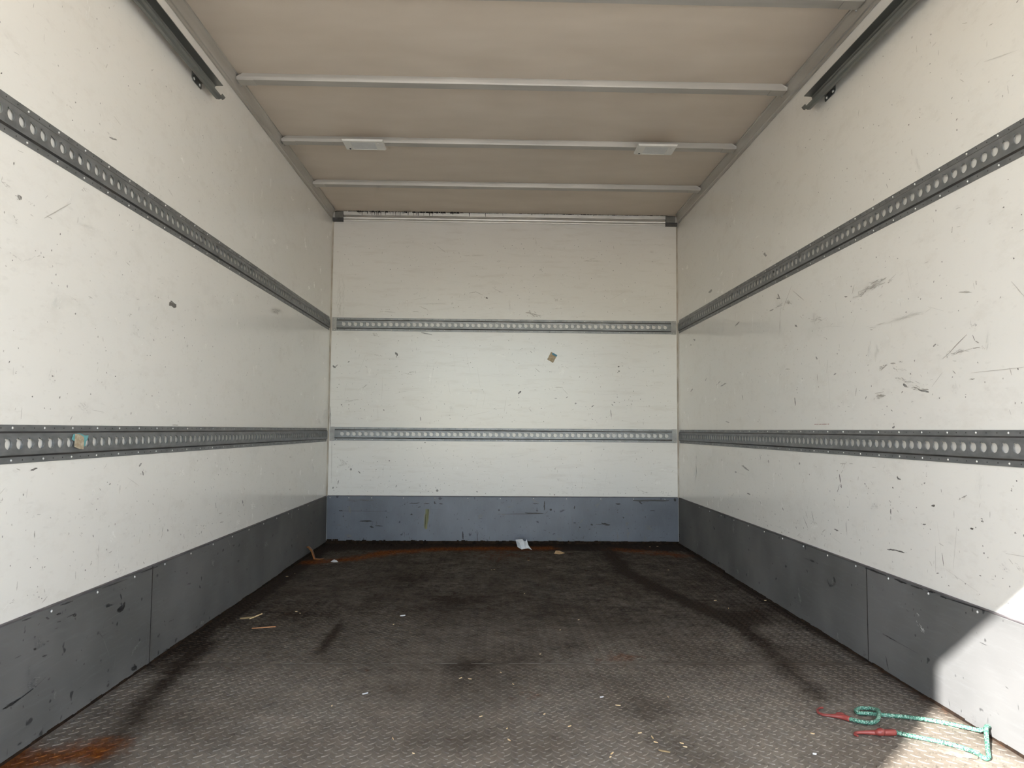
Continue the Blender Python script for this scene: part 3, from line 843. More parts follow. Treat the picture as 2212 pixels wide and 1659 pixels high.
for s, lab in ((-1, 'small grey and black corner block at the top left back corner'), (1, 'small grey and black corner block at the top right back corner')):
    t = thing('corner_block', lab, 'corner block', 'corner blocks of the top trim')
    xa, xb = (1.2165, 1.1445) if s < 0 else (1.2165, 1.1345)
    a, b = sorted((s * xa, s * xb))
    body = MB()
    body.prism([(-0.0005, 2.238), (-0.016, 2.240), (-0.022, 2.252), (-0.0225, 2.262), (-0.0005, 2.262)], 'x', a, b)
    body.build('lower_lip', M['block'], t)
    cap = MB()
    e = s * 1.2005
    cap.prism([(-0.0005, 2.2622), (-0.0235, 2.2622), (-0.026, 2.272), (-0.024, 2.300), (-0.018, 2.3085), (-0.0005, 2.3085)], 'x', min(e, s * xb), max(e, s * xb))
    cap.build('face_plate', M['blockface'], t)

# ------------------------------------------------------------------ marks on walls and kick sheets
def flake_poly(mb, frame, cx, cz, tx, tz, l, w, col, r):
    """one thin ragged chip lying on the surface: a tapered irregular sliver"""
    n = 3 if l < 3 * w else 5
    top, bot = [], []
    for i in range(n + 1):
        t = i / n - 0.5
        e = 0.30 + 0.70 * math.sin(math.pi * (i + 0.3) / (n + 0.6))
        j = r.uniform(-0.15, 0.15) * w
        ha, hb = 0.5 * w * e * r.uniform(0.6, 1.1), 0.5 * w * e * r.uniform(0.6, 1.1)
        px, pz = cx + tx * l * t, cz + tz * l * t
        top.append((px - tz * (j + ha), pz + tx * (j + ha)))
        bot.append((px - tz * (j - hb), pz + tx * (j - hb)))
    b = len(mb.v)
    lift = 0.00020 + (len(mb.f) % 1999) * 4.0e-7
    for (pa, pz) in top + bot:
        mb.v.append(frame(pa, pz, lift))
        mb.col.append((*col, 1.0))
    for i in range(n):
        mb.f.append((b + i, b + i + 1, b + n + 2 + i, b + n + 1 + i))


def mark(mb, frame, a0, z0, a1, z1, w, dark, base, r):
    """one scuff: a spray of slivers along its stroke; frame maps (along, z, out) to a point"""
    dx, dz = a1 - a0, z1 - z0
    L = math.hypot(dx, dz)
    if L < 1e-5:
        dx, dz, L = 0.8, 0.6, 1.0
        a0, z0, a1, z1 = a0 - 0.4 * w, z0 - 0.3 * w, a0 + 0.4 * w, z0 + 0.3 * w
    tx, tz = dx / L, dz / L
    L = math.hypot(a1 - a0, z1 - z0)
    ink = (0.62, 0.62, 0.60) if dark < 0 else ((0.010, 0.0095, 0.010) if base[0] < 0.3 else ((0.048, 0.036, 0.031) if dark > 0.55 else (0.13, 0.098, 0.070)))
    shade = lambda k: [b_ * (1 - k) + i_ * k for b_, i_ in zip(base, ink)]
    k = min(1.0, abs(dark) ** 0.52)
    cx, cz = (a0 + a1) / 2, (z0 + z1) / 2
    if dark >= 0.6 or w < 0.004:
        flake_poly(mb, frame, cx, cz, tx, tz, max(L, w) * 1.1, w * 1.25, shade(k), r)
        extra = 3 if w > 0.003 else 0
    else:
        extra = int(min(26, 5 + L * w / (0.004 ** 2) * 0.5))
    for _ in range(extra):
        u, v = r.gauss(0, 0.30), r.gauss(0, 0.34)
        px, pz = cx + tx * u * L - tz * v * w, cz + tz * u * L + tx * v * w
        q = r.uniform(-0.35, 0.35)
        ax, az = tx * math.cos(q) - tz * math.sin(q), tz * math.cos(q) + tx * math.sin(q)
        flake_poly(mb, frame, px, pz, ax, az, max(0.003, r.uniform(0.12, 0.42) * max(L, w)), max(0.0012, r.uniform(0.10, 0.30) * w), shade(min(1.0, k * r.uniform(0.45, 1.15))), r)


def fr_side(s, x):
    return lambda a, z, o: (s * (x - o), a, z)


def fr_back(y0):
    return lambda a, z, o: (a, y0 - o, z)


def mark_set(parent, frame, table, base, mat, extra, name='scuff_marks', label='dark scuffs and scratches'):
    r = random.Random(len(table) * 13 + extra[0])
    mb = MB()
    for (a0, z0, a1, z1, w, d) in table:
        mark(mb, frame, a0 / 1000, z0 / 1000, a1 / 1000, z1 / 1000, w / 1000, d, base, r)
    n, lo, hi, zlo, zhi, mean = extra
    for _ in range(n):
        a = r.uniform(lo, hi)
        z = zlo + (zhi - zlo) * (r.random() ** 1.35)
        q = r.random()
        th = r.choice((math.pi / 2, math.pi / 2, 0.0, r.uniform(0, math.pi), r.uniform(0, math.pi))) + r.uniform(-0.25, 0.25)
        if q < 0.62:                                        # pin-head nicks
            l, w, d = r.uniform(0.002, 0.006), r.uniform(0.0018, 0.0042), r.uniform(0.25, 0.95)
        elif q < 0.86:                                      # short strokes
            l, w, d = r.uniform(0.008, 0.022), r.uniform(0.0012, 0.0026), r.uniform(0.12, mean)
        elif q < 0.96:                                      # faint smudges
            l, w, d = r.uniform(0.02, 0.05), r.uniform(0.008, 0.022), r.uniform(0.02, 0.10)
        else:                                               # long hairline scratches
            l, w, d = r.uniform(0.05, 0.16), r.uniform(0.0010, 0.0018), r.uniform(0.10, 0.26)
        c, s_ = math.cos(th) * l / 2, math.sin(th) * l / 2
        za, zb = z - s_, z + s_
        if min(za, zb) < zlo - 0.012 or any(lo_ - 0.01 < zz < hi_ + 0.01 for zz in (za, zb) for lo_, hi_ in RAIL_BANDS):
            continue
        mark(mb, frame, a - c, za, a + c, zb, w, d, base, r)
    o = mb.build(name, mat, parent, fix=False)
    return tag(o, label, kind='stuff')


RAIL_BANDS = ((0.69, 0.80), (1.455, 1.565))
mark_set(wall_left, fr_side(-1, HW), WALL_MARKS_L, WALL_C, M['wall_mark'], (1500, -3.9, -0.05, 0.34, 2.15, 0.46))
mark_set(wall_right, fr_side(1, HW), WALL_MARKS_R, WALL_C, M['wall_mark'], (1500, -3.9, -0.05, 0.34, 2.1, 0.48))
mark_set(wall_back, fr_back(0.0), WALL_MARKS_B, WALL_C, M['wall_mark'], (1300, -1.18, 1.18, 0.34, 2.15, 0.42))
mark_set(base_l, fr_side(-1, HW - 0.0078), KICK_MARKS_L, KICK_C, M['kick_mark'], (160, -3.9, -0.05, 0.02, 0.30, 0.7))
mark_set(base_r, fr_side(1, HW - 0.0078), KICK_MARKS_R, KICK_C, M['kick_mark'], (130, -3.9, -0.05, 0.02, 0.30, 0.6))
mark_set(base_b, fr_back(-0.0066), KICK_MARKS_B, KICK_C, M['kick_mark'], (260, -1.17, 1.17, 0.03, 0.30, 0.75))
ye = MB()
for (x0, z0, x1, z1, w, c) in ((-0.527, 0.236, -0.535, 0.100, 0.022, (0.17, 0.17, 0.075)), (-0.540, 0.20, -0.545, 0.11, 0.012, (0.19, 0.19, 0.13)), (-0.515, 0.235, -0.520, 0.15, 0.01, (0.19, 0.19, 0.13))):
    ye.quad((x0 - w / 2, -0.0072, z0), (x0 + w / 2, -0.0072, z0), (x1 + w * 0.4, -0.0072, z1), (x1 - w * 0.3, -0.0072, z1))
    ye.col += [(*c, 1)] * 4
tag(ye.build('yellow_smear', M['kick_mark'], base_b, fix=False), 'faded yellow paint smear')
# tiny dark red print above the right lower rail, too small to read
tx = MB()
y = -2.148
while y > -2.273:
    l = rng.uniform(0.004, 0.009)
    hgt = rng.uniform(0.0022, 0.0036)
    tx.quad((HW - 0.0004, y, 0.8155 - hgt / 2), (HW - 0.0004, y - l, 0.8155 - hgt / 2), (HW - 0.0004, y - l, 0.8155 + hgt / 2), (HW - 0.0004, y, 0.8155 + hgt / 2))
    tx.col += [(0.24, 0.06, 0.05, 1)] * 4
    y -= l + rng.uniform(0.002, 0.006)
tag(tx.build('faint_print', M['wall_mark'], wall_right, fix=False), 'short line of tiny dark red print')

# ------------------------------------------------------------------ roof bows
BOW_Z = H - 0.0285


def roof_bow(y, label):
    t = thing('roof_bow', label, 'beam', 'roof bows under the ceiling')
    out = [(-1.199, BOW_Z), (1.199, BOW_Z), (1.199, BOW_Z + 0.013), (1.174, H - 0.0005), (-1.174, H - 0.0005), (-1.199, BOW_Z + 0.013)]
    b = MB()
    n = len(out)
    # front face leans back a little, like the folded sheet of a hat section
    for yy, zs in ((y, 0.0), (y + 0.052, 0.0)):
        b.v.extend((x, yy + (0.004 if (z < BOW_Z + 0.001 and yy == y) else 0.0), z) for x, z in out)
    for i in range(n):
        j = (i + 1) % n
        b.f.append((i, j, n + j, n + i))
    b.f.append(tuple(range(n)))
    b.f.append(tuple(range(2 * n - 1, n - 1, -1)))
    b.build('beam', M['bow'], t)
    for s in (-1, 1):
        a, c = sorted((s * 1.128, s * 1.194))
        br = MB()
        br.box(a, c, y + 0.003, y + 0.0535, BOW_Z - 0.0018, BOW_Z)
        br.build('end_bracket', M['alu'], t)
        for dy in (0.044, 0.069):
            r = MB().screw((s * 1.2008, y + dy, 2.288), (-s, 0, -0.25), 0.0068)
            r.build('rivet', M['screw'], t, True)
    return t


BOWS = [(-2.655, 'aluminium roof bow at the top edge of the picture, farthest from the end wall'),
        (-1.990, 'aluminium roof bow just beyond the ends of the two dark door tracks'),
        (-1.327, 'aluminium roof bow carrying the two white ceiling lights'),
        (-0.663, 'aluminium roof bow nearest the end wall, behind the ceiling lights')]
for y, lab in BOWS:
    roof_bow(y, lab)

# ------------------------------------------------------------------ ceiling lights
def ceiling_light(x0, x1, y0, y1, label):
    t = thing('ceiling_light', label, 'ceiling light', 'white lights under the roof bow')
    zt, zb = BOW_Z - 0.0005, 2.253
    xm, ym = (x0 + x1) / 2, (y0 + y1) / 2
    b = MB()
    zr = zb + 0.0085
    b.box(x0 + 0.012, x1 - 0.012, y0 + 0.045, y1 - 0.012, zr, zt)
    b.build('mounting_plate', M['lamp_body'], t)
    # bezel: sloped frame with an opening for the lens
    lx0, lx1, ly0, ly1 = x0 + 0.042, x1 - 0.045, y0 + 0.020, y1 - 0.012
    ix, iy = 0.005, 0.005
    m_ = MB()
    O = [(x0, y0, zr), (x1, y0, zr), (x1, y1, zr), (x0, y1, zr)]
    Q = [(x0 + ix, y0 + iy, zb), (x1 - ix, y0 + iy, zb), (x1 - ix, y1 - iy, zb), (x0 + ix, y1 - iy, zb)]
    I = [(lx0, ly0, zb), (lx1, ly0, zb), (lx1, ly1, zb), (lx0, ly1, zb)]
    J = [(a, b_, zb + 0.004) for a, b_, _ in I]
    m_.v = O + Q + I + J
    for k in range(4):
        l = (k + 1) % 4
        m_.f += [(k, l, 4 + l, 4 + k), (4 + k, 4 + l, 8 + l, 8 + k), (8 + k, 8 + l, 12 + l, 12 + k)]
    m_.f.append((3, 2, 1, 0))
    m_.build('bezel', M['lamp_body'], t)
    MB().box(lx0, lx1, ly0, ly1, zb + 0.0015, zb + 0.0042).build('lens', M['lamp_lens'], t)
    MB().cyl((x0 + 0.026, y1 - 0.020, zb), (0, 0, -1), 0.0052, 0.0046, 0.003, 10).build('switch_button', M['black'], t)
    MB().screw((x1 - 0.030, y0 + 0.028, zb), (0, 0, -1), 0.0036).build('screw', M['screw'], t)
    return t


ceiling_light(-0.868, -0.657, -1.413, -1.287, 'left of the two white rectangular ceiling lights')
ceiling_light(0.656, 0.862, -1.419, -1.291, 'right of the two white rectangular ceiling lights')

# ------------------------------------------------------------------ perforated cargo rails
HP = 0.041            # hole pitch
FACE, OUT, FOOT = 0.0240, 0.0085, 0.0315
HALF = 0.0462
ang = [i * 2 * math.pi / 20 for i in range(20)]
corner = math.atan2(FACE, HP / 2)
ang += [corner, math.pi - corner, math.pi + corner, 2 * math.pi - corner]
na = math.radians(128)
ang += [na - 0.32, na - 0.2, na + 0.2, na + 0.32]
ang = sorted(set(round(a, 5) for a in ang))


def hole_r(a):
    return 0.0178 if abs(a - na) < 0.21 else 0.0128


HOLE_IN = [(hole_r(a) * math.cos(a), hole_r(a) * math.sin(a)) for a in ang]
HOLE_OUT = []
for a in ang:
    c, s = math.cos(a), math.sin(a)
    k = min((HP / 2) / abs(c) if abs(c) > 1e-9 else 9, FACE / abs(s) if abs(s) > 1e-9 else 9)
    HOLE_OUT.append((k * c, k * s))


def cargo_rail(label, frame, out_dir, first, count, u0, u1, zc, flip, end_plates=False):
    """frame(u, v, w): u along the wall to the right of somebody facing it, v up, w out of the wall"""
    t = thing('cargo_rail', label, 'rail', 'perforated cargo rails on the walls')
    P = lambda u, v, w: frame(u, zc + v, w)
    b = MB()
    na_ = len(ang)
    ua, ub = first - HP / 2, first + (count - 0.5) * HP
    for k in range(count):
        uc = first + k * HP
        base = len(b.v)
        for (pu, pv) in HOLE_OUT:
            b.v.append(P(uc + pu, pv, OUT))
        for (pu, pv) in HOLE_IN:
            b.v.append(P(uc + pu, pv, OUT - 0.0004))
        for (pu, pv) in HOLE_IN:
            b.v.append(P(uc + pu * 1.0, pv * 1.0, OUT - 0.0025))
        for i in range(na_):
            j = (i + 1) % na_
            b.f.append((base + i, base + j, base + na_ + j, base + na_ + i))
            b.f.append((base + na_ + i, base + na_ + j, base + 2 * na_ + j, base + 2 * na_ + i))
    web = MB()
    for (qa, qb) in ((u0, ua), (ub, u1)):
        if qb - qa > 1e-4:
            b.quad(P(qa, -FACE, OUT), P(qb, -FACE, OUT), P(qb, FACE, OUT), P(qa, FACE, OUT))
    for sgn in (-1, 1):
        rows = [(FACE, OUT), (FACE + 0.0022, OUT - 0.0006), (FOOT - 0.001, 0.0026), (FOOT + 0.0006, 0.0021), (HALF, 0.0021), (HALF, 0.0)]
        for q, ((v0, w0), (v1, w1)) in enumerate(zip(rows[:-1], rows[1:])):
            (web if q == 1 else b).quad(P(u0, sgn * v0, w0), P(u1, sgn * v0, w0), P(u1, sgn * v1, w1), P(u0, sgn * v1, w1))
    for ue in (u0, u1):                                       # closed ends
        pr = [(-HALF, 0), (-HALF, 0.0021), (-FOOT, 0.0023), (-FACE, OUT), (FACE, OUT), (FOOT, 0.0023), (HALF, 0.0021), (HALF, 0)]
        b.quad(*[P(ue, v, w) for v, w in pr])
    b.build('rail_body', M['rail'], t, fix=False)
    tag(web.build('rail_flank', M['rail_web'], t, fix=False), 'sloping flanks of the rail, coloured dark for grime and shadow')
    sc, nh = MB(), MB()
    k = 0
    u = u0 + 0.012
    e = Vector(out_dir)
    while u < u1 - 0.006:
        for v in (-0.0385, 0.0385):
            if k % 3 == 0:
                sc.screw(P(u, v, 0.0020), out_dir, 0.0037)
            else:
                c = Vector(P(u, v, 0.0022))
                nh.cyl(c, out_dir, 0.0019, 0.0017, 0.0002, 7)
        k += 1
        u += HP
    tag(sc.build('screws', M['screw'], t, True), 'bright screw heads along both flanges', kind='stuff')
    tag(nh.build('nail_holes', M['nail_hole'], t), 'small dark nail holes in the flanges', kind='stuff')
    if end_plates:
        for (qa, qb) in ((-1.2075, u0 - 0.0008), (u1 + 0.0008, 1.2075)):
            pl = MB()
            for v0, v1, w in ((-FOOT, FOOT, 0.0048), (-HALF - 0.002, -FOOT, 0.0032), (FOOT, HALF + 0.002, 0.0032)):
                c = [P(qa, v0, 0.0), P(qb, v0, 0.0), P(qb, v1, 0.0), P(qa, v1, 0.0)]
                d = [P(qa, v0, w), P(qb, v0, w), P(qb, v1, w), P(qa, v1, w)]
                bb = len(pl.v)
                pl.v += c + d
                pl.f += [(bb + 4, bb + 5, bb + 6, bb + 7)] + [(bb + i, bb + (i + 1) % 4, bb + 4 + (i + 1) % 4, bb + 4 + i) for i in range(4)]
            ep = pl.build('end_plate', M['rail_end'], t)
            for v in (-0.039, 0.039):
                MB().screw(P((qa + qb) / 2, v, 0.0032), out_dir, 0.004).build('screw', M['screw'], ep)
    return t


M['rail_end'] = simple('pale_rail_end', (0.30, 0.295, 0.285), (0.40, 0.395, 0.38), 20, 0.5, 0.2)
FL = lambda u, z, w: (-HW + w, u, z)
FR = lambda u, z, w: (HW - w, -u, z)
FB = lambda u, z, w: (u, -w, z)


def first_hole(ref, u0):
    """first hole centre after u0 on the lattice through ref"""
    k = math.ceil((u0 + HP * 0.55 - ref) / HP)
    return ref + k * HP


for lab, frame, od, ref, u0, u1, zc, ep in (
        ('upper perforated steel cargo rail on the left wall', FL, (1, 0, 0), -3.368, -5.40, -0.046, 1.509, False),
        ('lower perforated steel cargo rail on the left wall, with a torn teal sticker', FL, (1, 0, 0), -3.318, -5.40, -0.046, 0.741, False),
        ('upper perforated steel cargo rail on the right wall', FR, (-1, 0, 0), 3.327, 0.040, 5.40, 1.514, False),
        ('lower perforated steel cargo rail on the right wall', FR, (-1, 0, 0), 3.2865, 0.040, 5.40, 0.747, False),
        ('upper of the two perforated cargo rails on the end wall', FB, (0, -1, 0), -1.126, -1.176, 1.171, 1.512, True),
        ('lower of the two perforated cargo rails on the end wall', FB, (0, -1, 0), -1.121, -1.172, 1.173, 0.7485, True)):
    f0 = first_hole(ref, u0)
    cnt = int((u1 - f0 - HP * 0.55) / HP) + 1
    cargo_rail(lab, frame, od, f0, cnt, u0, u1, zc, False, ep)

# ------------------------------------------------------------------ overhead door tracks
def sheet_profile(pts, t):
    """thicken an open polyline into a closed outline"""
    L, R_ = [], []
    for i, p in enumerate(pts):
        a = pts[max(i - 1, 0)]
        b = pts[min(i + 1, len(pts) - 1)]
        d = Vector((b[0] - a[0], b[1] - a[1])).normalized()
        n = Vector((-d.y, d.x)) * t / 2
        L.append((p[0] + n.x, p[1] + n.y))
        R_.append((p[0] - n.x, p[1] - n.y))
    return L + R_[::-1]


def door_track(s, yend, zoff, label):
    t = thing('door_track', label, 'door track', 'overhead door tracks')
    pts = [(1.163, 2.138), (1.180, 2.1375), (1.193, 2.137), (1.1965, 2.131), (1.1965, 2.100), (1.194, 2.090), (1.187, 2.084), (1.177, 2.083), (1.170, 2.086), (1.166, 2.093)]
    pr = [(s * a, b + zoff) for a, b in sheet_profile(pts, 0.0028)]
    MB().prism(pr, 'y', REAR + 0.03, yend).build('channel', M['track'], t)
    lip = [(s * a, b + zoff) for a, b in sheet_profile([(1.170, 2.0865), (1.163, 2.089), (1.158, 2.0965)], 0.0026)]
    MB().prism(lip, 'y', yend - 0.018, yend + 0.012).build('end_lip', M['track'], t)
    yb = -2.385
    br = MB()
    a, b = sorted((s * 1.2196, s * 1.2168))
    br.prism([(yb, 2.092 + zoff), (yb + 0.012, 2.084 + zoff), (yb + 0.082, 2.084 + zoff), (yb + 0.086, 2.090 + zoff), (yb + 0.086, 2.150 + zoff), (yb, 2.150 + zoff)], 'x', a, b)
    a, b = sorted((s * 1.2168, s * 1.196))
    br.box(a, b, yb + 0.006, yb + 0.080, 2.106 + zoff, 2.112 + zoff)
    brk = br.build('bracket', M['track'], t)
    for dy in (0.016, 0.068):
        MB().screw((s * 1.2168, yb + dy, 2.0945 + zoff), (-s, 0, 0), 0.0068).build('bolt', M['screw'], brk, True)
    return t


door_track(-1, -2.225, 0.0, 'dark steel overhead door track on the left wall, cut off at the frame')
door_track(1, -2.235, 0.0, 'dark steel overhead door track on the right wall, cut off at the frame')

# ------------------------------------------------------------------ stickers
def flake(name, mat, pts, frame, w0, w1, parent=None):
    b = MB()
    n = len(pts)
    b.v = [frame(a, z, w0) for a, z in pts] + [frame(a, z, w1) for a, z in pts]
    b.f = [tuple(range(n)), tuple(range(2 * n - 1, n - 1, -1))] + [(i, (i + 1) % n, n + (i + 1) % n, n + i) for i in range(n)]
    return b.build(name, mat, parent)


t = thing('sticker', 'small tilted brown and blue paper sticker on the end wall', 'sticker')
c = [(0.324, 1.333), (0.368, 1.310), (0.337, 1.255), (0.296, 1.279)]
flake('paper_label', M['label'], c, FB, 0.0003, 0.0012, t)
lerp = lambda p, q, k: (p[0] + (q[0] - p[0]) * k, p[1] + (q[1] - p[1]) * k)
flake('blue_edge', M['blue'], [lerp(c[0], c[1], 0.2), c[1], lerp(c[1], c[2], 0.22), lerp(lerp(c[0], c[3], 0.22), lerp(c[1], c[2], 0.22), 0.3)], FB, 0.0012, 0.0016, t)
for k0, k1, e in ((0.32, 0.38, 0.75), (0.46, 0.50, 0.85), (0.60, 0.66, 0.6), (0.76, 0.80, 0.8)):
    a0, b0 = lerp(c[0], c[3], k0), lerp(c[1], c[2], k0)
    a1, b1 = lerp(c[0], c[3], k1), lerp(c[1], c[2], k1)
    flake('print_line', M['scrap'], [lerp(a0, b0, 0.12), lerp(a0, b0, e), lerp(a1, b1, e), lerp(a1, b1, 0.12)], FB, 0.0012, 0.0015, t)

t = thing('torn_sticker', 'torn teal sticker with a brown label on the lower left rail', 'sticker')
flake('teal_backing', M['teal'], [(-3.069, 0.750), (-3.062, 0.763), (-3.034, 0.766), (-3.008, 0.760), (-2.989, 0.760), (-2.994, 0.748), (-3.000, 0.744), (-3.004, 0.730), (-3.018, 0.729), (-3.055, 0.744)],
      FL, 0.0104, 0.0112, t)
b = MB()
pts = [(-3.056, 0.764), (-3.036, 0.7635), (-3.016, 0.755), (-3.020, 0.738), (-3.027, 0.722), (-3.046, 0.724), (-3.062, 0.729), (-3.058, 0.748)]
n = len(pts)
lift = [0.0116, 0.0120, 0.0126, 0.0153, 0.0188, 0.0178, 0.0146, 0.0124]
b.v = [FL(a, z, w) for (a, z), w in zip(pts, lift)] + [FL(a, z, w + 0.0012) for (a, z), w in zip(pts, lift)] + [FL(-3.040, 0.744, 0.0123), FL(-3.040, 0.744, 0.0140)]
for i in range(n):
    j = (i + 1) % n
    b.f += [(i, j, 2 * n), (n + j, n + i, 2 * n + 1), (i, j, n + j, n + i)]
b.build('curled_label', M['label'], t)

# ------------------------------------------------------------------ bungee cord on the floor
def smooth_path(pts, sub=6):
    P = [Vector(p) for p in pts]
    out = []
    for i in range(len(P) - 1):
        p0, p1, p2, p3 = P[max(i - 1, 0)], P[i], P[i + 1], P[min(i + 2, len(P) - 1)]
        for k in range(sub):
            t_ = k / sub
            out.append(0.5 * ((2 * p1) + (p2 - p0) * t_ + (2 * p0 - 5 * p1 + 4 * p2 - p3) * t_ ** 2 + (3 * p1 - p0 - 3 * p2 + p3) * t_ ** 3))
    out.append(P[-1])
    return out


bungee = thing('bungee_cord', 'green braided bungee cord with two red hooks on the floor', 'bungee cord')
Z = 0.0068
CORD = [(0.894, -3.048, Z), (0.913, -3.066, Z), (0.937, -3.076, Z), (0.961, -3.067, Z + 0.002), (0.984, -3.036, Z + 0.007), (0.994, -3.012, 0.0145), (0.997, -2.995, 0.011), (0.986, -2.978, Z + 0.001),
        (0.963, -2.974, Z), (0.943, -2.990, Z), (0.941, -3.008, Z), (0.960, -3.012, Z), (0.981, -3.015, Z), (1.003, -3.023, Z), (1.051, -3.035, Z), (1.100, -3.054, Z), (1.144, -3.080, Z),
        (1.178, -3.112, Z + 0.001), (1.196, -3.134, 0.010), (1.2035, -3.150, 0.020), (1.201, -3.163, 0.031), (1.190, -3.172, 0.034), (1.178, -3.188, 0.030), (1.157, -3.220, 0.021),
        (1.133, -3.258, 0.011), (1.116, -3.285, Z), (1.104, -3.286, Z), (1.103, -3.258, Z), (1.088, -3.228, Z), (1.064, -3.203, Z), (1.026, -3.176, Z), (0.996, -3.157, Z), (0.964, -3.140, Z + 0.003)]
MB().tube(smooth_path(CORD), 0.0054, 12).build('cord', M['cord'], bungee, True)


def hook(path, radii, flat, grip):
    root = MB().tube(smooth_path(path, 5), [r for r in np.interp(np.linspace(0, len(radii) - 1, (len(path) - 1) * 5 + 1), range(len(radii)), radii)], 10, flat).build('hook', M['red'], bungee, True)
    tag(root, 'red plastic hook')
    g_ = MB()
    g_.tube(*grip)
    g_.build('grip', M['red'], root, True)
    return root


hook([(0.896, -3.050, 0.0062), (0.884, -3.036, 0.0066), (0.868, -3.0285, 0.0064), (0.853, -3.0215, 0.0056), (0.840, -3.0165, 0.0050), (0.832, -3.004, 0.0050), (0.8355, -2.986, 0.0052), (0.847, -2.9715, 0.0056), (0.859, -2.9685, 0.0062)],
     [0.0088, 0.0084, 0.0066, 0.0048, 0.0042, 0.0036, 0.0034, 0.0034, 0.0034], 0.85,
     ([(0.8895, -3.030, 0.008), (0.886, -3.022, 0.009), (0.878, -3.018, 0.008), (0.868, -3.0235, 0.007)], [0.0062, 0.0064, 0.0058, 0.003], 9, 0.8))
hook([(0.968, -3.143, 0.0090), (0.944, -3.1445, 0.0092), (0.926, -3.1435, 0.0085), (0.902, -3.139, 0.0074), (0.882, -3.136, 0.0062), (0.867, -3.138, 0.0055), (0.861, -3.147, 0.0050), (0.865, -3.156, 0.0046)],
     [0.0086, 0.0088, 0.0076, 0.0056, 0.0046, 0.0040, 0.0036, 0.0022], 0.95,
     ([(0.936, -3.1445, 0.0105), (0.931, -3.1455, 0.0112), (0.923, -3.1455, 0.0105), (0.913, -3.143, 0.009)], [0.0086, 0.0106, 0.0098, 0.004], 10, 0.95))

# ------------------------------------------------------------------ litter
def crumpled(name, label, cat, mat, pts, faces, th=0.0012):
    b = MB()
    n = len(pts)
    b.v = [tuple(p) for p in pts] + [(p[0], p[1] + th, p[2] + th * 0.3) for p in pts]
    edges = {}
    for f in faces:
        b.f.append(tuple(f))
        b.f.append(tuple(n + i for i in reversed(f)))
        for i in range(len(f)):
            e = (f[i], f[(i + 1) % len(f)])
            edges[e] = 1
    for (i, j) in edges:
        if (j, i) not in edges:
            b.f.append((i, j, n + j, n + i))
    return tag(b.build(name, mat), label, cat)


px, py = 0.118, -0.290
S = 1 / 309.0
wp = [(-18, 62, 30), (-13, 22, 12), (-2, 10, 0), (8, 14, 2), (4, 60, 8), (10, 56, 22), (17, 30, 14), (12, 66, 28), (26, 6, 4), (16, 16, 6), (-7, 48, 4), (0, 70, 18)]
P_ = [(px + a * 0.0024, py - 0.02 + d * 0.0016, 0.002 + h * 0.00105) for a, h, d in wp]
crumpled('paper_scrap', 'crumpled white paper scrap at the foot of the end wall', 'paper scrap', M['paper'], P_,
         [(0, 1, 10), (1, 2, 10), (2, 3, 10), (10, 3, 4), (10, 4, 11), (0, 10, 11), (4, 3, 5), (5, 3, 6), (5, 6, 7), (3, 9, 6), (9, 8, 6)])
px, py = 0.345, -0.408
wp = [(-10, 0, 0), (-6, 18, 8), (-1, 8, 2), (2, 16, 10), (14, 4, 2), (1, 0, -6), (6, 10, 4)]
P_ = [(px + a * 0.0029, py + d * 0.003, 0.002 + h * 0.0009) for a, h, d in wp]
crumpled('card_scrap', 'small tan and white card scrap right of the crumpled paper', 'scrap', M['scrap'], P_, [(0, 2, 1), (0, 5, 2), (2, 5, 6), (1, 2, 3), (2, 6, 3), (5, 4, 6), (6, 4, 3)])
px, py = -1.004, -0.716
P_ = [(px - 0.022, py, 0.003), (px - 0.006, py + 0.02, 0.014), (px + 0.012, py + 0.01, 0.010), (px + 0.026, py - 0.008, 0.003), (px - 0.002, py - 0.014, 0.003)]
crumpled('paper_bit', 'little white paper bit on the floor near the left back corner', 'paper scrap', M['paper'], P_, [(0, 4, 1), (1, 4, 2), (2, 4, 3)])
# curled amber strap in the left back corner
b = MB()
path = [(-1.196, -0.60, 0.072), (-1.180, -0.61, 0.066), (-1.160, -0.625, 0.050), (-1.148, -0.635, 0.024), (-1.140, -0.64, 0.006), (-1.112, -0.645, 0.003), (-1.085, -0.64, 0.007)]
for (x, y, z) in path:
    b.v += [(x, y - 0.012, z), (x + 0.003, y + 0.020, z + 0.002), (x + 0.0014, y - 0.012, z + 0.0016), (x + 0.0044, y + 0.020, z + 0.0036)]
for i in range(len(path) - 1):
    k, l = 4 * i, 4 * i + 4
    b.f += [(k, k + 1, l + 1, l), (k + 2, l + 2, l + 3, k + 3), (k, l, l + 2, k + 2), (k + 1, k + 3, l + 3, l + 1)]
b.f += [(0, 2, 3, 1), (len(b.v) - 4, len(b.v) - 3, len(b.v) - 1, len(b.v) - 2)]
tag(b.build('curled_strap', M['tape'], None, True), 'curled amber strap end against the left kick sheet by the end wall', 'strap')


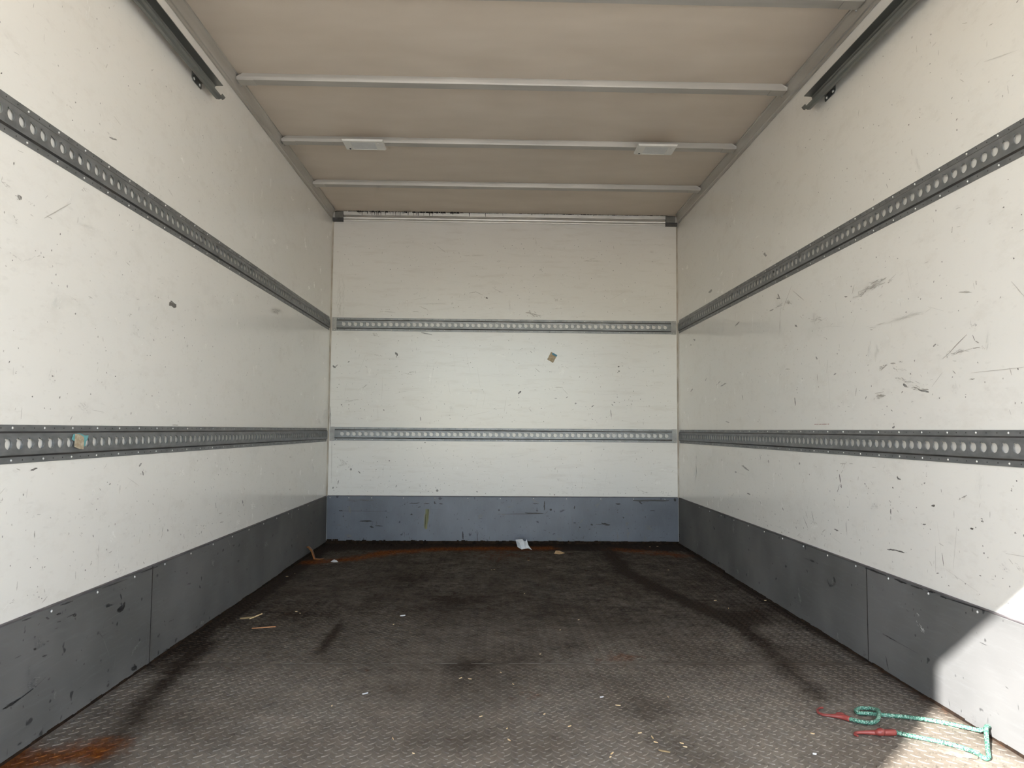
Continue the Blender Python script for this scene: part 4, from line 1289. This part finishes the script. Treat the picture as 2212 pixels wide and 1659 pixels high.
def splinter(name, label, cat, mat, x, y, l, w, h, th, group=None):
    ca, sa = math.cos(th), math.sin(th)
    b = MB()
    n = 5
    ring = []
    for i in range(n + 1):
        t_ = i / n - 0.5
        e = (0.35 + 0.65 * math.sin(math.pi * (i + 0.35) / (n + 0.7))) * w / 2
        bend = 0.06 * l * math.sin(3 * t_)
        for sgn, zz in ((-1, 0), (1, 0), (0.4, h), (-0.5, h * 0.9)):
            b.v.append((x + ca * t_ * l - sa * (sgn * e + bend), y + sa * t_ * l + ca * (sgn * e + bend), 0.0014 + zz))
    for i in range(n):
        k, q = 4 * i, 4 * i + 4
        for j in range(4):
            m2 = (j + 1) % 4
            b.f.append((k + j, k + m2, q + m2, q + j))
    b.f += [(0, 1, 2, 3), (4 * n + 3, 4 * n + 2, 4 * n + 1, 4 * n)]
    return tag(b.build(name, mat), label, cat, group)


splinter('wood_stick', 'pale wood stick lying in dirt near the left wall', 'stick', M['wood'], -1.058, -1.955, 0.085, 0.006, 0.004, 1.15)
splinter('dry_leaf', 'brown dry leaf beside the pale wood stick', 'leaf', M['leaf'], -1.085, -1.975, 0.06, 0.03, 0.003, 0.3)
splinter('plastic_straw', 'thin orange straw on the left side of the floor', 'straw', M['straw'], -0.972, -2.125, 0.088, 0.004, 0.003, 0.15)
splinter('dry_leaf', 'tan leaf fragment at the bottom of the picture in a dark stain', 'leaf', M['leaf'], 0.346, -3.230, 0.028, 0.010, 0.0014, -0.6)
splinter('paper_crumb', 'white paper crumb alone in the middle of the floor', 'paper scrap', M['paper'], 0.246, -2.870, 0.011, 0.007, 0.002, 0.2)
splinter('paper_crumb', 'white crumbs of paper left of the floor middle', 'paper scrap', M['paper'], -0.452, -2.838, 0.018, 0.008, 0.002, 0.5)
splinter('paper_crumb', 'white curled paper crumb ahead of the floor seam on the left', 'paper scrap', M['paper'], -0.452, -1.940, 0.022, 0.010, 0.003, 0.4)
splinter('paper_crumb', 'white crumb in front of the lower red hook', 'paper scrap', M['paper'], 0.709, -3.250, 0.009, 0.006, 0.003, -0.4)
splinter('wood_chip', 'bright yellow chip left of the lower red hook', 'chip', M['wood'], 0.757, -3.131, 0.010, 0.005, 0.002, -0.7)
b = MB()
pl = [(1.020, -3.228), (1.036, -3.217), (1.060, -3.226), (1.088, -3.245), (1.104, -3.268), (1.092, -3.280), (1.066, -3.272), (1.040, -3.258), (1.024, -3.244)]
n = len(pl)
b.v = [(x, y, 0.0017) for x, y in pl] + [(x, y, 0.0024) for x, y in pl] + [(1.062, -3.248, 0.0040)]
for i in range(n):
    j = (i + 1) % n
    b.f += [(i, j, n + j, n + i), (n + i, n + j, 2 * n)]
b.f.append(tuple(reversed(range(n))))
tag(b.build('flattened_wrapper', M['wrapper'], None), 'flattened pale wrapper under the sunlit bungee cord', 'scrap')
CHIPS = [(-0.176, -2.706), (-0.146, -2.714), (-0.011, -2.761), (0.068, -2.997), (-0.327, -3.152), (-0.107, -3.012), (-0.529, -2.933), (-0.266, -3.237), (-0.037, -3.092), (0.307, -3.124), (0.334, -3.15), (0.336, -3.18), (0.4, -3.186), (0.215, -3.241), (0.208, -3.261), (0.443, -2.871), (-1.161, -1.133), (-1.14, -1.059), (-0.914, -1.872), (-0.89, -1.903), (0.971, -1.808), (1.192, -1.659), (0.957, -1.661), (0.917, -0.931), (1.044, -0.102), (0.989, -0.123), (0.142, -0.639), (-0.065, -0.929), (-0.08, -0.943), (0.078, -1.525), (0.092, -2.462), (-0.048, -2.654), (-0.472, -2.077), (0.19, -2.157), (0.283, -2.935), (0.281, -2.005), (-0.033, -3.163), (0.403, -3.207), (0.129, -3.079)]
for (x, y) in CHIPS:
    splinter('wood_splinter', 'tiny pale wood splinter scattered on the tread plate floor', 'splinter', M['wood'], x, y,
             rng.uniform(0.006, 0.015), rng.uniform(0.0025, 0.0045), 0.002, rng.uniform(0, 3.1), 'wood splinters scattered on the floor')
